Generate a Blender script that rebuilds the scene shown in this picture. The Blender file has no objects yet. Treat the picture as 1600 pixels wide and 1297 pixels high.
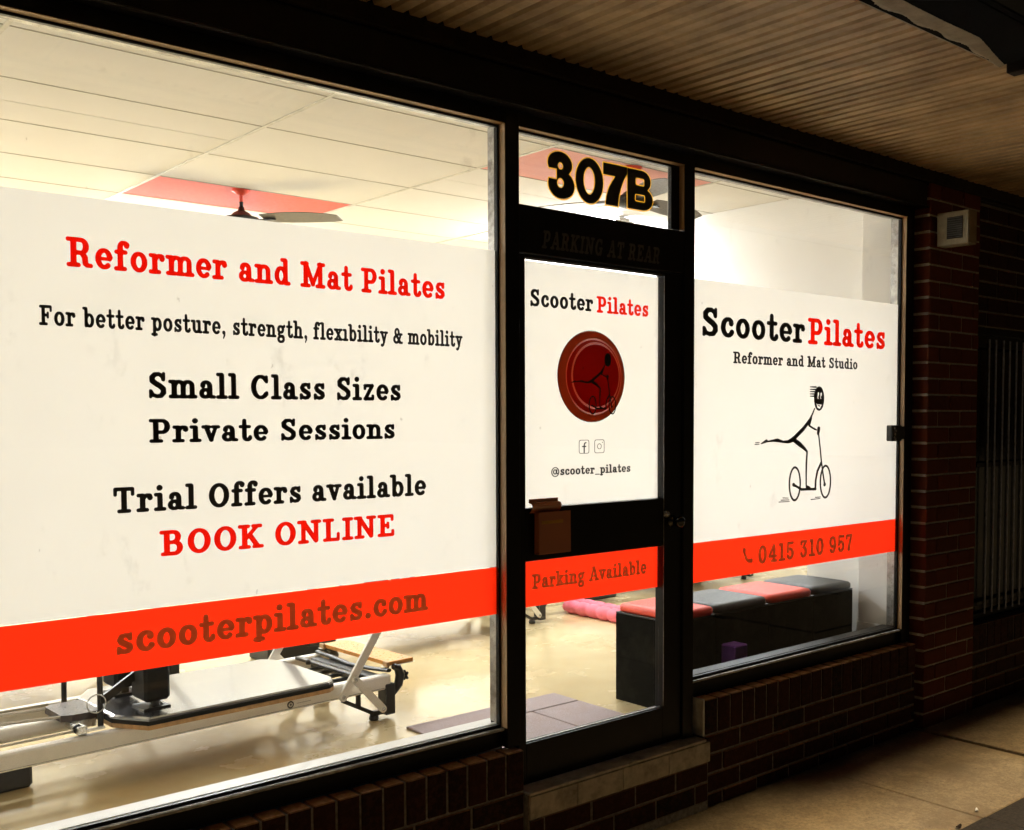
import bpy, math, random
import numpy as np
from mathutils import Vector, Matrix
random.seed(7)
SC = bpy.context.scene
COL = SC.collection
rad = math.radians
# ---------------------------------------------------------------- camera
FPX, CXP, CYP = 1650.0, 900.0, 726.0                     # focal length and principal point in pixels of the 1600x1297 photograph
cam = bpy.data.cameras.new('camera'); cam_o = bpy.data.objects.new('camera', cam); COL.objects.link(cam_o); SC.camera = cam_o
def _n(v): v = np.array(v, float); return v / np.linalg.norm(v)
ax = _n((2746 - CXP, 649 - CYP, FPX)); bx = np.array((-575 - CXP, 652 - CYP, FPX), float); bx -= ax * ax.dot(bx); bx = _n(bx); cz = np.cross(ax, bx)
Mw = np.stack([ax, bx, cz])                              # world = Mw @ (right, down, forward)
R = Matrix(((Mw[0][0], -Mw[0][1], -Mw[0][2], 0), (Mw[1][0], -Mw[1][1], -Mw[1][2], 0), (Mw[2][0], -Mw[2][1], -Mw[2][2], 0), (0, 0, 0, 1)))
cam_o.matrix_world = Matrix.Translation((0, -3.07, 1.5)) @ R
cam.sensor_fit = 'HORIZONTAL'; cam.sensor_width = 36.0; cam.lens = 36.0 * FPX / 1600.0
cam.shift_x = (800 - CXP) / 1600.0; cam.shift_y = (CYP - 648.5) / 1600.0
cam.clip_start = 0.05; cam.clip_end = 400
# ---------------------------------------------------------------- night sky, faint street glow, exposure
SUN_EL, SUN_AZ = 69.0, 184.0                             # the glow of the street lighting comes from the road side
w = bpy.data.worlds.new('World'); SC.world = w; w.use_nodes = True
nt = w.node_tree; bg = nt.nodes['Background']; sky = nt.nodes.new('ShaderNodeTexSky'); sky.sky_type = 'NISHITA'; sky.sun_disc = False
sky.sun_elevation = rad(-3.0); sky.sun_rotation = rad(SUN_AZ)
nt.links.new(sky.outputs[0], bg.inputs[0]); bg.inputs[1].default_value = 0.05
sun = bpy.data.lights.new('street_glow', 'SUN'); sun.energy = 2.3; sun.angle = rad(9); sun.color = (1.0, 0.74, 0.40)
sun_o = bpy.data.objects.new('street_glow', sun); COL.objects.link(sun_o)
d = Vector((math.sin(rad(SUN_AZ)) * math.cos(rad(SUN_EL)), math.cos(rad(SUN_AZ)) * math.cos(rad(SUN_EL)), math.sin(rad(SUN_EL))))
sun_o.rotation_euler = d.to_track_quat('Z', 'Y').to_euler()
SC.view_settings.view_transform = 'Standard'; SC.view_settings.look = 'None'; SC.view_settings.exposure = 0.5; SC.view_settings.gamma = 1.0
SC.view_settings.use_curve_mapping = False
SC.render.engine = 'CYCLES'; cy = SC.cycles
cy.max_bounces = 10; cy.diffuse_bounces = 6; cy.glossy_bounces = 4; cy.transmission_bounces = 6; cy.transparent_max_bounces = 24
cy.use_denoising = True; cy.sample_clamp_indirect = 6.0; cy.caustics_reflective = False; cy.caustics_refractive = False
LAMP = 100
# ---------------------------------------------------------------- helpers
def tag(o, label=None, cat=None, group=None, kind=None):
    for k, v in (('label', label), ('category', cat), ('group', group), ('kind', kind)):
        if v: o[k] = v
    return o
def thing(name, loc, label, cat, group=None, rz=0.0):
    o = bpy.data.objects.new(name, None); COL.objects.link(o); o.empty_display_size = .1; o.location = loc; o.rotation_euler = (0, 0, rz)
    return tag(o, label, cat, group)
class MB:
    """collects simple solids into one mesh"""
    def __init__(s): s.v = []; s.f = []; s.sm = []
    def add(s, vs, fs, sm=False):
        b = len(s.v); s.v += [tuple(p) for p in vs]; s.f += [tuple(b + i for i in f) for f in fs]; s.sm += [sm] * len(fs); return s
    def box(s, x0, x1, y0, y1, z0, z1, bev=0.0):
        x0, x1 = sorted((x0, x1)); y0, y1 = sorted((y0, y1)); z0, z1 = sorted((z0, z1))
        if bev <= 0:
            return s.add([(x, y, z) for z in (z0, z1) for y in (y0, y1) for x in (x0, x1)], [(0, 2, 3, 1), (4, 5, 7, 6), (0, 1, 5, 4), (2, 6, 7, 3), (0, 4, 6, 2), (1, 3, 7, 5)])
        b = min(bev, (x1 - x0) * .45, (y1 - y0) * .45, (z1 - z0) * .45); lo = (x0, y0, z0); hi = (x1, y1, z1); vs = []; ix = {}
        for sx in (0, 1):
            for sy in (0, 1):
                for sz in (0, 1):
                    sg = (sx, sy, sz)
                    for a in range(3):
                        p = [0, 0, 0]
                        for k in range(3):
                            e = hi[k] if sg[k] else lo[k]; p[k] = e if k == a else e + (-b if sg[k] else b)
                        ix[sg + (a,)] = len(vs); vs.append(tuple(p))
        fs = []
        for a in range(3):
            o1, o2 = [k for k in range(3) if k != a]
            for sd in (0, 1):
                q = []
                for u, v in ((0, 0), (1, 0), (1, 1), (0, 1)):
                    g = [0, 0, 0]; g[a] = sd; g[o1] = u; g[o2] = v; q.append(ix[tuple(g) + (a,)])
                if (sd == 1) == (a == 1): q.reverse()
                fs.append(q)
        for a in range(3):
            o1, o2 = [k for k in range(3) if k != a]
            for u in (0, 1):
                for v in (0, 1):
                    g0 = [0, 0, 0]; g1 = [0, 0, 0]; g0[o1] = g1[o1] = u; g0[o2] = g1[o2] = v; g0[a] = 0; g1[a] = 1
                    fs.append([ix[tuple(g0) + (o1,)], ix[tuple(g1) + (o1,)], ix[tuple(g1) + (o2,)], ix[tuple(g0) + (o2,)]])
        for sx in (0, 1):
            for sy in (0, 1):
                for sz in (0, 1): fs.append([ix[(sx, sy, sz, k)] for k in range(3)])
        return s.add(vs, fs)
    def tube(s, pts, r, n=10, cap=True, sx=1.0):
        """round bar through points; r may be a list"""
        P = [Vector(p) for p in pts]; rs = r if isinstance(r, (list, tuple)) else [r] * len(P); vs = []; fs = []; ref = None
        for i, p in enumerate(P):
            t = (P[min(i + 1, len(P) - 1)] - P[max(i - 1, 0)]).normalized()
            if ref is None: ref = Vector((0, 0, 1)) if abs(t.z) < .9 else Vector((1, 0, 0))
            a = t.cross(ref).normalized(); b = a.cross(t).normalized(); ref = b
            for k in range(n):
                an = 2 * math.pi * k / n; vs.append(p + a * (math.cos(an) * rs[i]) + b * (math.sin(an) * rs[i] * sx))
        for i in range(len(P) - 1):
            for k in range(n): fs.append((i * n + k, i * n + (k + 1) % n, (i + 1) * n + (k + 1) % n, (i + 1) * n + k))
        s.add(vs, fs, True)
        if cap:
            s.add([vs[k] for k in range(n)], [tuple(reversed(range(n)))]); s.add([vs[(len(P) - 1) * n + k] for k in range(n)], [tuple(range(n))])
        return s
    def bar(s, p0, p1, wd, th, nrm=(0, 1, 0)):
        """flat bar from p0 to p1, wide in the plane across nrm, thick along nrm"""
        p0, p1, nn = Vector(p0), Vector(p1), Vector(nrm).normalized(); t = (p1 - p0).normalized(); a = t.cross(nn).normalized() * wd / 2; b = nn * th / 2
        vs = []; m = 6
        for sgn in (-1, 1):
            ring = []
            for c, e in ((p0, -1), (p1, 1)):
                for k in range(m + 1):
                    an = math.pi * k / m; ring.append(c - a * e * math.cos(an) + t * e * math.sin(an) * wd / 2)
            vs += [q + b * sgn for q in ring]
        n = 2 * (m + 1); fs = [tuple(range(n)), tuple(range(2 * n - 1, n - 1, -1))] + [(k, (k + 1) % n, n + (k + 1) % n, n + k) for k in range(n)]
        return s.add(vs, fs)
    def prism(s, poly, h0, h1, axis='z'):
        """polygon (list of 2D points) extruded along an axis"""
        def P(u, v, h): return (u, v, h) if axis == 'z' else ((u, h, v) if axis == 'y' else (h, u, v))
        n = len(poly); vs = [P(u, v, h0) for u, v in poly] + [P(u, v, h1) for u, v in poly]
        return s.add(vs, [tuple(reversed(range(n))), tuple(range(n, 2 * n))] + [(k, (k + 1) % n, n + (k + 1) % n, n + k) for k in range(n)])
    def lathe(s, prof, c=(0, 0, 0), axis='z', n=20):
        vs = []; fs = []
        for r, h in prof:
            for k in range(n):
                a = 2 * math.pi * k / n; u, v = r * math.cos(a), r * math.sin(a)
                p = (u, v, h) if axis == 'z' else ((u, h, v) if axis == 'y' else (h, u, v)); vs.append((p[0] + c[0], p[1] + c[1], p[2] + c[2]))
        for i in range(len(prof) - 1):
            for k in range(n): fs.append((i * n + k, i * n + (k + 1) % n, (i + 1) * n + (k + 1) % n, (i + 1) * n + k))
        fs.append(tuple(reversed(range(n)))); fs.append(tuple((len(prof) - 1) * n + k for k in range(n)))
        return s.add(vs, fs, True)
    def mesh(s, name, mat, off=(0, 0, 0)):
        me = bpy.data.meshes.new(name); me.from_pydata([(x - off[0], y - off[1], z - off[2]) for x, y, z in s.v], [], s.f)
        me.polygons.foreach_set('use_smooth', s.sm); me.materials.append(mat); me.update()
        import bmesh as _b
        bm = _b.new(); bm.from_mesh(me); _b.ops.recalc_face_normals(bm, faces=bm.faces); bm.to_mesh(me); bm.free()
        return me
    def build(s, name, mat, parent=None, local=False, label=None):
        """world coordinates are taken relative to the parent's place unless local"""
        off = (0, 0, 0)
        if parent is not None and not local:
            off = parent.location; g = parent.parent
            while g is not None: off = off + g.location; g = g.parent
        o = bpy.data.objects.new(name, s.mesh(name, mat, off)); COL.objects.link(o); o.parent = parent
        if any(s.sm) and not all(s.sm): pass
        return tag(o, label)
def put(name, me, parent, loc, rot=None, scale=None):
    o = bpy.data.objects.new(name, me); COL.objects.link(o); o.parent = parent; o.location = loc
    if rot: o.rotation_euler = rot
    if scale: o.scale = scale
    return o
def struct(name, mb, mat): return tag(mb.build(name, mat), kind='structure')
def copy_tree(o, parent=None):
    c = o.copy(); COL.objects.link(c); c.parent = parent
    for ch in list(o.children): copy_tree(ch, c)
    return c
# ---------------------------------------------------------------- materials
def mat(name): m = bpy.data.materials.new(name); m.use_nodes = True; return m, m.node_tree, m.node_tree.nodes['Principled BSDF']
def coords(nt, scale=(1, 1, 1)):
    geo = nt.nodes.new('ShaderNodeNewGeometry'); mp = nt.nodes.new('ShaderNodeMapping'); mp.inputs['Scale'].default_value = scale
    nt.links.new(geo.outputs['Position'], mp.inputs[0]); return mp.outputs[0]
def noise(nt, vec, sc, det=4, rough=.6):
    n = nt.nodes.new('ShaderNodeTexNoise'); n.inputs['Scale'].default_value = sc; n.inputs['Detail'].default_value = det; n.inputs['Roughness'].default_value = rough; nt.links.new(vec, n.inputs['Vector']); return n.outputs['Fac']
def ramp(nt, fac, stops):
    r = nt.nodes.new('ShaderNodeValToRGB'); nt.links.new(fac, r.inputs[0]); e = r.color_ramp.elements
    while len(e) < len(stops): e.new(.5)
    for k, (p, c) in enumerate(stops): e[k].position = p; e[k].color = tuple(c) + (1,) if len(c) == 3 else c
    return r.outputs[0]
def mixc(nt, fac, a, b, mode='MIX'):
    m = nt.nodes.new('ShaderNodeMix'); m.data_type = 'RGBA'; m.blend_type = mode
    for sock, v in ((m.inputs[0], fac), (m.inputs[6], a), (m.inputs[7], b)):
        if isinstance(v, (int, float)): sock.default_value = v
        elif isinstance(v, tuple): sock.default_value = v + (1,) if len(v) == 3 else v
        else: nt.links.new(v, sock)
    return m.outputs[2]
def bump(nt, bsdf, h, st, dist=.01):
    b = nt.nodes.new('ShaderNodeBump'); b.inputs['Strength'].default_value = st; b.inputs['Distance'].default_value = dist; nt.links.new(h, b.inputs['Height']); nt.links.new(b.outputs[0], bsdf.inputs['Normal'])
def surf(name, col, rough=.5, metal=0.0, var=.25, nsc=12.0, bmp=.0, rvar=.12, dirt=None, spec=None):
    """a painted, moulded or worn surface: colour broken up by noise at two scales, uneven gloss, fine relief"""
    m, nt, b = mat(name); v = coords(nt); n1 = noise(nt, v, nsc, 6); n2 = noise(nt, v, nsc * 9, 4)
    lo = tuple(c * (1 - var) for c in col); hi = tuple(min(1, c * (1 + var * .6)) for c in col)
    c = ramp(nt, n1, [(.3, lo), (.7, hi)])
    if dirt: c = mixc(nt, ramp(nt, noise(nt, v, nsc * .35, 7, .7), [(.48, (0, 0, 0)), (.72, (1, 1, 1))]), c, dirt)
    nt.links.new(c, b.inputs['Base Color']); b.inputs['Metallic'].default_value = metal
    r = nt.nodes.new('ShaderNodeMapRange'); nt.links.new(n2, r.inputs[0]); r.inputs[1].default_value = .3; r.inputs[2].default_value = .7
    r.inputs[3].default_value = max(.03, rough - rvar); r.inputs[4].default_value = min(1, rough + rvar); nt.links.new(r.outputs[0], b.inputs['Roughness'])
    if spec is not None: b.inputs['Specular IOR Level'].default_value = spec
    if bmp: bump(nt, b, n2, bmp)
    return m
def film(name, col, trans=.85, rough=.6, var=.03):
    """self-adhesive vinyl: lets diffuse light through from the lit side, scatters what falls on its face"""
    m = bpy.data.materials.new(name); m.use_nodes = True; nt = m.node_tree; nt.nodes.clear()
    out = nt.nodes.new('ShaderNodeOutputMaterial'); tr = nt.nodes.new('ShaderNodeBsdfTranslucent'); df = nt.nodes.new('ShaderNodeBsdfDiffuse'); gl = nt.nodes.new('ShaderNodeBsdfGlossy')
    v = coords(nt); c = ramp(nt, noise(nt, v, 2.5, 5), [(.3, tuple(x * (1 - var) for x in col)), (.7, col)])
    nt.links.new(c, tr.inputs[0]); nt.links.new(c, df.inputs[0]); gl.inputs['Roughness'].default_value = .35
    mx = nt.nodes.new('ShaderNodeMixShader'); mx.inputs[0].default_value = trans; nt.links.new(df.outputs[0], mx.inputs[1]); nt.links.new(tr.outputs[0], mx.inputs[2])
    m2 = nt.nodes.new('ShaderNodeMixShader'); m2.inputs[0].default_value = .02; nt.links.new(mx.outputs[0], m2.inputs[1]); nt.links.new(gl.outputs[0], m2.inputs[2])
    nt.links.new(m2.outputs[0], out.inputs[0]); return m
def pane(name, tint=(.97, .985, .975), smear=True):
    """thin clear glass: Fresnel reflection over straight transmission"""
    m = bpy.data.materials.new(name); m.use_nodes = True; nt = m.node_tree; nt.nodes.clear()
    out = nt.nodes.new('ShaderNodeOutputMaterial'); tr = nt.nodes.new('ShaderNodeBsdfTransparent'); tr.inputs[0].default_value = tint + (1,)
    gl = nt.nodes.new('ShaderNodeBsdfGlossy'); gl.inputs['Roughness'].default_value = .02; fr = nt.nodes.new('ShaderNodeFresnel'); ge = nt.nodes.new('ShaderNodeNewGeometry'); mr = nt.nodes.new('ShaderNodeMapRange'); mr.inputs[3].default_value = 1.45; mr.inputs[4].default_value = 1 / 1.45; nt.links.new(ge.outputs['Backfacing'], mr.inputs[0]); nt.links.new(mr.outputs[0], fr.inputs[0])
    mx = nt.nodes.new('ShaderNodeMixShader'); nt.links.new(fr.outputs[0], mx.inputs[0]); nt.links.new(tr.outputs[0], mx.inputs[1]); nt.links.new(gl.outputs[0], mx.inputs[2])
    df = nt.nodes.new('ShaderNodeBsdfDiffuse'); df.inputs[0].default_value = (.8, .8, .78, 1); v = coords(nt, (1, 1, .6))
    f1 = ramp(nt, noise(nt, v, 5.5, 9, .72), [(.60, (0, 0, 0)), (.80, (.10, .10, .10))]); f2 = ramp(nt, noise(nt, v, 34, 3, .5), [(.755, (0, 0, 0)), (.78, (.16, .16, .16))])
    ad = mixc(nt, 1.0, f1, f2, 'ADD'); m3 = nt.nodes.new('ShaderNodeMixShader'); nt.links.new(ad, m3.inputs[0]); nt.links.new(mx.outputs[0], m3.inputs[1]); nt.links.new(df.outputs[0], m3.inputs[2])
    nt.links.new(m3.outputs[0], out.inputs[0]); return m
SS, TT, XH = 9.6, 7.0, 72.0          # stem and thin half widths, x height; caps are 100 high
def Ln(x0, y0, x1, y1, r0=SS, r1=None): return [(x0, y0, r0, x1, y1, r0 if r1 is None else r1)]
def Arc(cx, cy, rx, ry, a0, a1, th=SS, tn=TT, n=None):
    n = n or max(4, int(abs(a1 - a0) / 12)); o = []; p = None
    for i in range(n + 1):
        a = math.radians(a0 + (a1 - a0) * i / n)
        q = (cx + rx * math.cos(a), cy + ry * math.sin(a), tn + (th - tn) * abs(math.cos(a)) ** 1.3)
        if p: o.append((p[0], p[1], p[2], q[0], q[1], q[2]))
        p = q
    return o
def Dt(x, y, r=10.5): return [(x, y, r, x + .01, y, r)]
def Pl(pts, r=SS):
    o = []
    for a, b in zip(pts[:-1], pts[1:]):
        o += Ln(a[0], a[1], b[0], b[1], a[2] if len(a) > 2 else r, b[2] if len(b) > 2 else r)
    return o
def Bs(x, w=16): return Ln(x - w, TT, x + w, TT, TT)
def Ts(x, w=16, y=100): return Ln(x - w, y - TT, x + w, y - TT, TT)
def St(x, y0=0, y1=100): return Ln(x, y0 + SS, x, y1 - SS, SS)
def Tl(x, y=XH, w=15): return Ln(x - w, y - TT, x, y - TT, TT)
def glyphs():
    G = {}; X = XH; xm = X / 2
    G['o'] = (62, Arc(31, xm, 21.5, xm - TT, 0, 360))
    G['c'] = (56, Arc(31, xm, 21.5, xm - TT, 48, 325) + Dt(45, X - 21, 10))
    G['e'] = (60, Arc(31, xm, 21.5, xm - TT, 12, 310) + Ln(12, xm, 50, xm, 5.2) + Ln(51, xm, 51, xm + 6, 7))
    G['a'] = (62, Arc(25, 21, 15.5, 14.5, 0, 360, 9, 6.5) + Ln(43, 18, 43, 46) + Arc(28, X - 24, 15, 17.2, 0, 150, 9.4, TT) + Dt(15, X - 20, 9.5) + Pl([(43, 20, 9), (47, 8, 7.5), (60, TT, 6.5)]))
    G['b'] = (66, Ln(16, 10, 16, 94) + Tl(16, 104) + Arc(36, xm, 20, xm - TT, -150, 150))
    G['d'] = (68, Ln(49, 12, 49, 94) + Tl(49, 104) + Arc(29, xm, 19, xm - TT, 30, 330) + Ln(49, TT, 64, TT, TT))
    G['f'] = (46, Bs(19) + Ln(19, SS, 19, 84) + Arc(33, 84, 14, 14, 180, 35, 9, TT) + Dt(43, 88, 9) + Ln(5, X - TT, 38, X - TT, TT))
    G['g'] = (64, Arc(28, 47, 18, 18, 0, 360, 9, TT) + Dt(56, 66, 9) + Ln(40, 60, 54, 67, 5) + Pl([(17, 30, 6), (12, 19, 7), (20, 11, 7), (44, 9, 7)]) + Arc(30, -9, 21, 16, 0, 360, 8.5, 6.5) + Pl([(44, 9, 7), (51, 1, 7.5)]))
    def arch(x0, x1, leftstem=True): return Arc((x0 + x1) / 2 + 1, X - 24, (x1 - x0) / 2 - 1, 24 - TT, 168, 0, 9.4, TT) + Ln(x1, X - 24, x1, SS, 9.4)
    G['h'] = (72, Ln(17, SS, 17, 94) + Tl(17, 104) + Bs(17, 15) + arch(17, 54) + Bs(54, 14))
    G['n'] = (72, Ln(17, SS, 17, X - SS) + Tl(17) + Bs(17, 15) + arch(17, 54) + Bs(54, 14))
    G['m'] = (104, Ln(17, SS, 17, X - SS) + Tl(17) + Bs(17, 14) + arch(17, 52) + Bs(52, 11) + arch(52, 87) + Bs(87, 13))
    G['r'] = (54, Ln(18, SS, 18, X - SS) + Tl(18) + Bs(18) + Arc(38, X - 26, 18, 19, 165, 62, 8, TT) + Dt(46, X - 17, 10))
    G['i'] = (38, Ln(19, SS, 19, X - SS) + Tl(19) + Bs(19) + Dt(18, 92, 11))
    G['\u0131'] = (38, Ln(19, SS, 19, X - SS) + Tl(19) + Bs(19))
    G['l'] = (38, Ln(19, SS, 19, 94) + Tl(19, 104) + Bs(19))
    G['k'] = (68, Ln(17, SS, 17, 94) + Tl(17, 104) + Bs(17, 14) + Ln(22, 30, 50, X - 12, 6.5) + Ln(32, 40, 52, 12, 9) + Ts(50, 12, X) + Bs(54, 13))
    G['p'] = (66, Ln(16, -20, 16, X - SS) + Tl(16) + Ln(2, -25 + TT, 30, -25 + TT, TT) + Arc(36, xm, 20, xm - TT, -150, 150))
    G['s'] = (54, Pl([(44, X - 20, 7), (41, X - 10, 7), (30, X - TT, 6.8), (18, X - 11, 8), (13, X - 21, 9), (18, X - 31, 9.4), (31, xm - 2, 9.6), (42, 27, 9.6), (44, 18, 9), (38, 10, 8), (26, TT, 6.8), (14, 11, 7), (9, 20, 7)]) + Ln(46, X - 18, 46, X - 5, 5) + Ln(8, 22, 8, 5, 5))
    G['t'] = (48, Ln(20, 20, 20, 92, 9.4, 8) + Arc(32, 20, 12, 13.5, 180, 335, 9, TT) + Ln(43, 15, 44, 20, 6.5) + Ln(4, X - TT, 40, X - TT, TT))
    G['u'] = (72, Ln(17, 24, 17, X - SS) + Tl(17) + Arc(35, 24, 17.5, 24 - TT, 180, 350, 9.4, TT) + Ln(54, 12, 54, X - SS) + Tl(54) + Ln(54, TT, 68, TT, TT))
    G['v'] = (64, Ln(13, X - TT, 32, 10, 9) + Ln(51, X - TT, 33, 10, 7) + Ts(13, 12, X) + Ts(50, 11, X) + Dt(32.5, 9, 9))
    G['x'] = (64, Ln(14, X - 9, 50, 9, 9) + Ln(50, X - 9, 14, 9, 6.8) + Ts(14, 12, X) + Ts(50, 11, X) + Bs(14, 11) + Bs(50, 12))
    G['y'] = (64, Ln(13, X - TT, 33, 8, 9) + Pl([(51, X - TT, 7), (33, 8, 7.5), (26, -10, 7.5), (18, -17, 7)]) + Dt(12, -14, 9) + Ts(13, 12, X) + Ts(50, 11, X))
    G['z'] = (56, Ln(9, X - TT, 46, X - TT, TT) + Ln(45, X - TT, 11, TT, 8) + Ln(9, TT, 47, TT, TT) + Ln(9, X - TT, 9, X - 20, 6) + Ln(48, TT, 48, 20, 6))
    # capitals
    G['R'] = (86, St(20) + Ts(14, 12) + Bs(20, 17) + Ln(20, 93, 46, 93, TT) + Ln(20, 49, 46, 49, TT) + Arc(46, 71, 18, 22, -90, 90, 10, TT) + Pl([(50, 48, 9), (60, 34, 9.6), (61, 14, 9.6), (66, TT + 1, 7.5), (80, TT, TT)]))
    G['P'] = (76, St(20) + Ts(14, 12) + Bs(21, 18) + Ln(20, 93, 44, 93, TT) + Ln(20, 44, 44, 44, TT) + Arc(44, 68.5, 19, 24.5, -90, 90, 10, TT))
    G['B'] = (82, St(20) + Ts(14, 12) + Ln(6, TT, 44, TT, TT) + Ln(20, 93, 42, 93, TT) + Ln(20, 52, 46, 52, 6.5) + Arc(42, 73, 18, 20, -90, 90, 9.6, TT) + Arc(46, 29.5, 20, 22.5, -90, 90, 10, TT))
    G['M'] = (112, Ln(22, SS, 22, 93) + Ln(90, SS, 90, 93) + Ts(17, 12) + Ts(95, 12) + Bs(21, 16) + Bs(91, 16) + Ln(24, 90, 56, 14, 9) + Ln(88, 90, 56, 14, 7))
    G['N'] = (94, Ln(20, SS, 20, 92, 8.6) + Ln(74, 10, 74, 92, 8.6) + Ts(14, 12) + Ts(74, 15) + Bs(20, 15) + Ln(22, 90, 73, 10, 9))
    G['F'] = (76, St(22) + Bs(22, 18) + Ln(6, 93, 66, 93, TT) + Ln(67, 93, 67, 74, 6) + Ln(22, 51, 48, 51, TT) + Ln(49, 62, 49, 40, 6))
    G['E'] = (80, St(22) + Ln(6, TT, 68, TT, TT) + Ln(6, 93, 66, 93, TT) + Ln(67, 93, 67, 76, 6) + Ln(70, TT, 70, 25, 6) + Ln(22, 51, 46, 51, TT) + Ln(47, 61, 47, 41, 6))
    G['L'] = (74, St(22) + Ts(22, 17) + Ln(6, TT, 64, TT, TT) + Ln(65, TT, 65, 32, 6))
    G['I'] = (44, St(22) + Ts(22, 17) + Bs(22, 17))
    G['T'] = (80, St(40) + Bs(40, 18) + Ln(9, 93, 71, 93, TT) + Ln(8, 93, 8, 72, 6) + Ln(72, 93, 72, 72, 6))
    G['O'] = (86, Arc(43, 50, 31, 50 - TT, 0, 360, 10.5, TT))
    G['C'] = (82, Arc(44, 50, 31, 50 - TT, 42, 318, 10.5, TT) + Ln(69, 72, 69, 92, 6) + Ln(66, 20, 70, 27, 6))
    G['S'] = (74, Pl([(60, 72, 7), (57, 84, 7), (44, 93, 7), (28, 91, 8.4), (18, 80, 9.6), (19, 66, 10), (32, 56, 10), (48, 47, 10), (60, 36, 10), (61, 22, 9.6), (52, 10, 8.4), (36, TT, 7), (20, 12, 7), (13, 26, 7)]) + Ln(62, 76, 62, 95, 5.5) + Ln(12, 28, 12, 5, 5.5))
    G['K'] = (88, St(20) + Ts(18, 16) + Bs(20, 16) + Ln(26, 42, 66, 90, 7) + Ln(40, 56, 68, 12, 9.4) + Ts(68, 14) + Bs(72, 15))
    G['A'] = (88, Ln(14, 9, 42, 93, 6.6) + Ln(46, 93, 74, 9, 9.4) + Ln(34, 94, 44, 94, 6) + Ln(24, 34, 62, 34, 6) + Bs(14, 13) + Bs(74, 14))
    G['G'] = (90, Arc(44, 50, 31, 50 - TT, 42, 330, 10, TT) + Ln(68, 72, 68, 92, 6) + Ln(70, 10, 70, 42, 9) + Ln(54, 44, 80, 44, 6))
    # digits
    G['0'] = (70, Arc(35, 50, 23.5, 50 - TT, 0, 360, 10, TT))
    G['1'] = (58, St(32) + Ln(14, 93, 32, 93, TT) + Bs(32, 20))
    G['4'] = (74, Ln(50, SS, 50, 88) + Ln(46, 92, 11, 36, 6.5) + Ln(11, 33, 66, 33, 6.5) + Bs(50, 18))
    G['5'] = (68, Ln(16, 94, 15, 56, 6.5) + Ln(16, 93, 56, 93, TT) + Arc(33, 34, 22, 27, 150, -120, 10, TT) + Dt(15, 20, 9.5))
    G['3'] = (68, Ln(14, 93, 54, 93, TT) + Ln(13, 93, 13, 78, 6) + Ln(54, 91, 32, 60, 7) + Arc(33, 33, 21, 26, 95, -145, 10, TT) + Dt(14, 22, 9.5))
    G['7'] = (66, Ln(11, 93, 56, 93, TT) + Ln(10, 93, 10, 76, 6) + Pl([(56, 91, 7), (42, 58, 8.5), (33, 30, 9.6), (31, 10, 10)]))
    G['9'] = (70, Arc(34, 66, 21.5, 27, 0, 360, 9, TT) + Arc(32, 50, 24, 43, 0, -125, 9.6, TT) + Dt(16, 18, 9.5) + Ln(56, 50, 56, 66, 9))
    G['.'] = (28, Dt(14, 11, 11))
    G[','] = (28, Dt(13, 11, 10.5) + Pl([(18, 10, 7), (18, -4, 5), (11, -20, 3.2)]))
    G['_'] = (60, Ln(2, -10, 56, -10, 4.5))
    G['&'] = (92, Arc(38, 72, 16, 20, -30, 230, 8, 6.5) + Ln(28, 58, 66, 10, 9) + Arc(32, 27, 21, 20.5, 120, 330, 9, 7) + Pl([(52, 22, 7), (66, 40, 7), (70, 58, 6)]) + Ts(70, 12, 66) + Bs(72, 12) + Ln(51, 62, 40, 50, 7))
    G['@'] = (108, Arc(54, 40, 46, 52, -55, 300, 5, 4.2) + Arc(50, 42, 18, 25, 0, 360, 6, 4.6) + Pl([(74, 66, 6), (72, 26, 6), (80, 18, 5), (96, 26, 4), (100, 44, 4)]))
    G[' '] = (30, [])
    return G
def field_loops(strokes, grow=0.0, step=1.6, pad=4, box=None):
    """outline polygons of a union of tapered strokes (marching squares on their distance field)"""
    s = np.array(strokes, float)
    if box is None:
        rm = s[:, [2, 5]].max() + grow + pad
        box = (min(s[:, 0].min(), s[:, 3].min()) - rm, min(s[:, 1].min(), s[:, 4].min()) - rm,
               max(s[:, 0].max(), s[:, 3].max()) + rm, max(s[:, 1].max(), s[:, 4].max()) + rm)
    xs = np.arange(box[0], box[2] + step, step); ys = np.arange(box[1], box[3] + step, step)
    PX, PY = np.meshgrid(xs, ys, indexing='ij'); F = np.full(PX.shape, 1e9)
    for x0, y0, r0, x1, y1, r1 in s:
        m_ = max(r0, r1) + grow + 3 * step; i0, i1 = np.searchsorted(xs, (min(x0, x1) - m_, max(x0, x1) + m_)); j0, j1 = np.searchsorted(ys, (min(y0, y1) - m_, max(y0, y1) + m_))
        QX, QY = PX[i0:i1, j0:j1], PY[i0:i1, j0:j1]; dx, dy = x1 - x0, y1 - y0; L2 = dx * dx + dy * dy + 1e-12
        t = np.clip(((QX - x0) * dx + (QY - y0) * dy) / L2, 0, 1)
        F[i0:i1, j0:j1] = np.minimum(F[i0:i1, j0:j1], np.hypot(QX - x0 - t * dx, QY - y0 - t * dy) - (r0 + (r1 - r0) * t))
    return march(F - grow, xs, ys)
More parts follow.
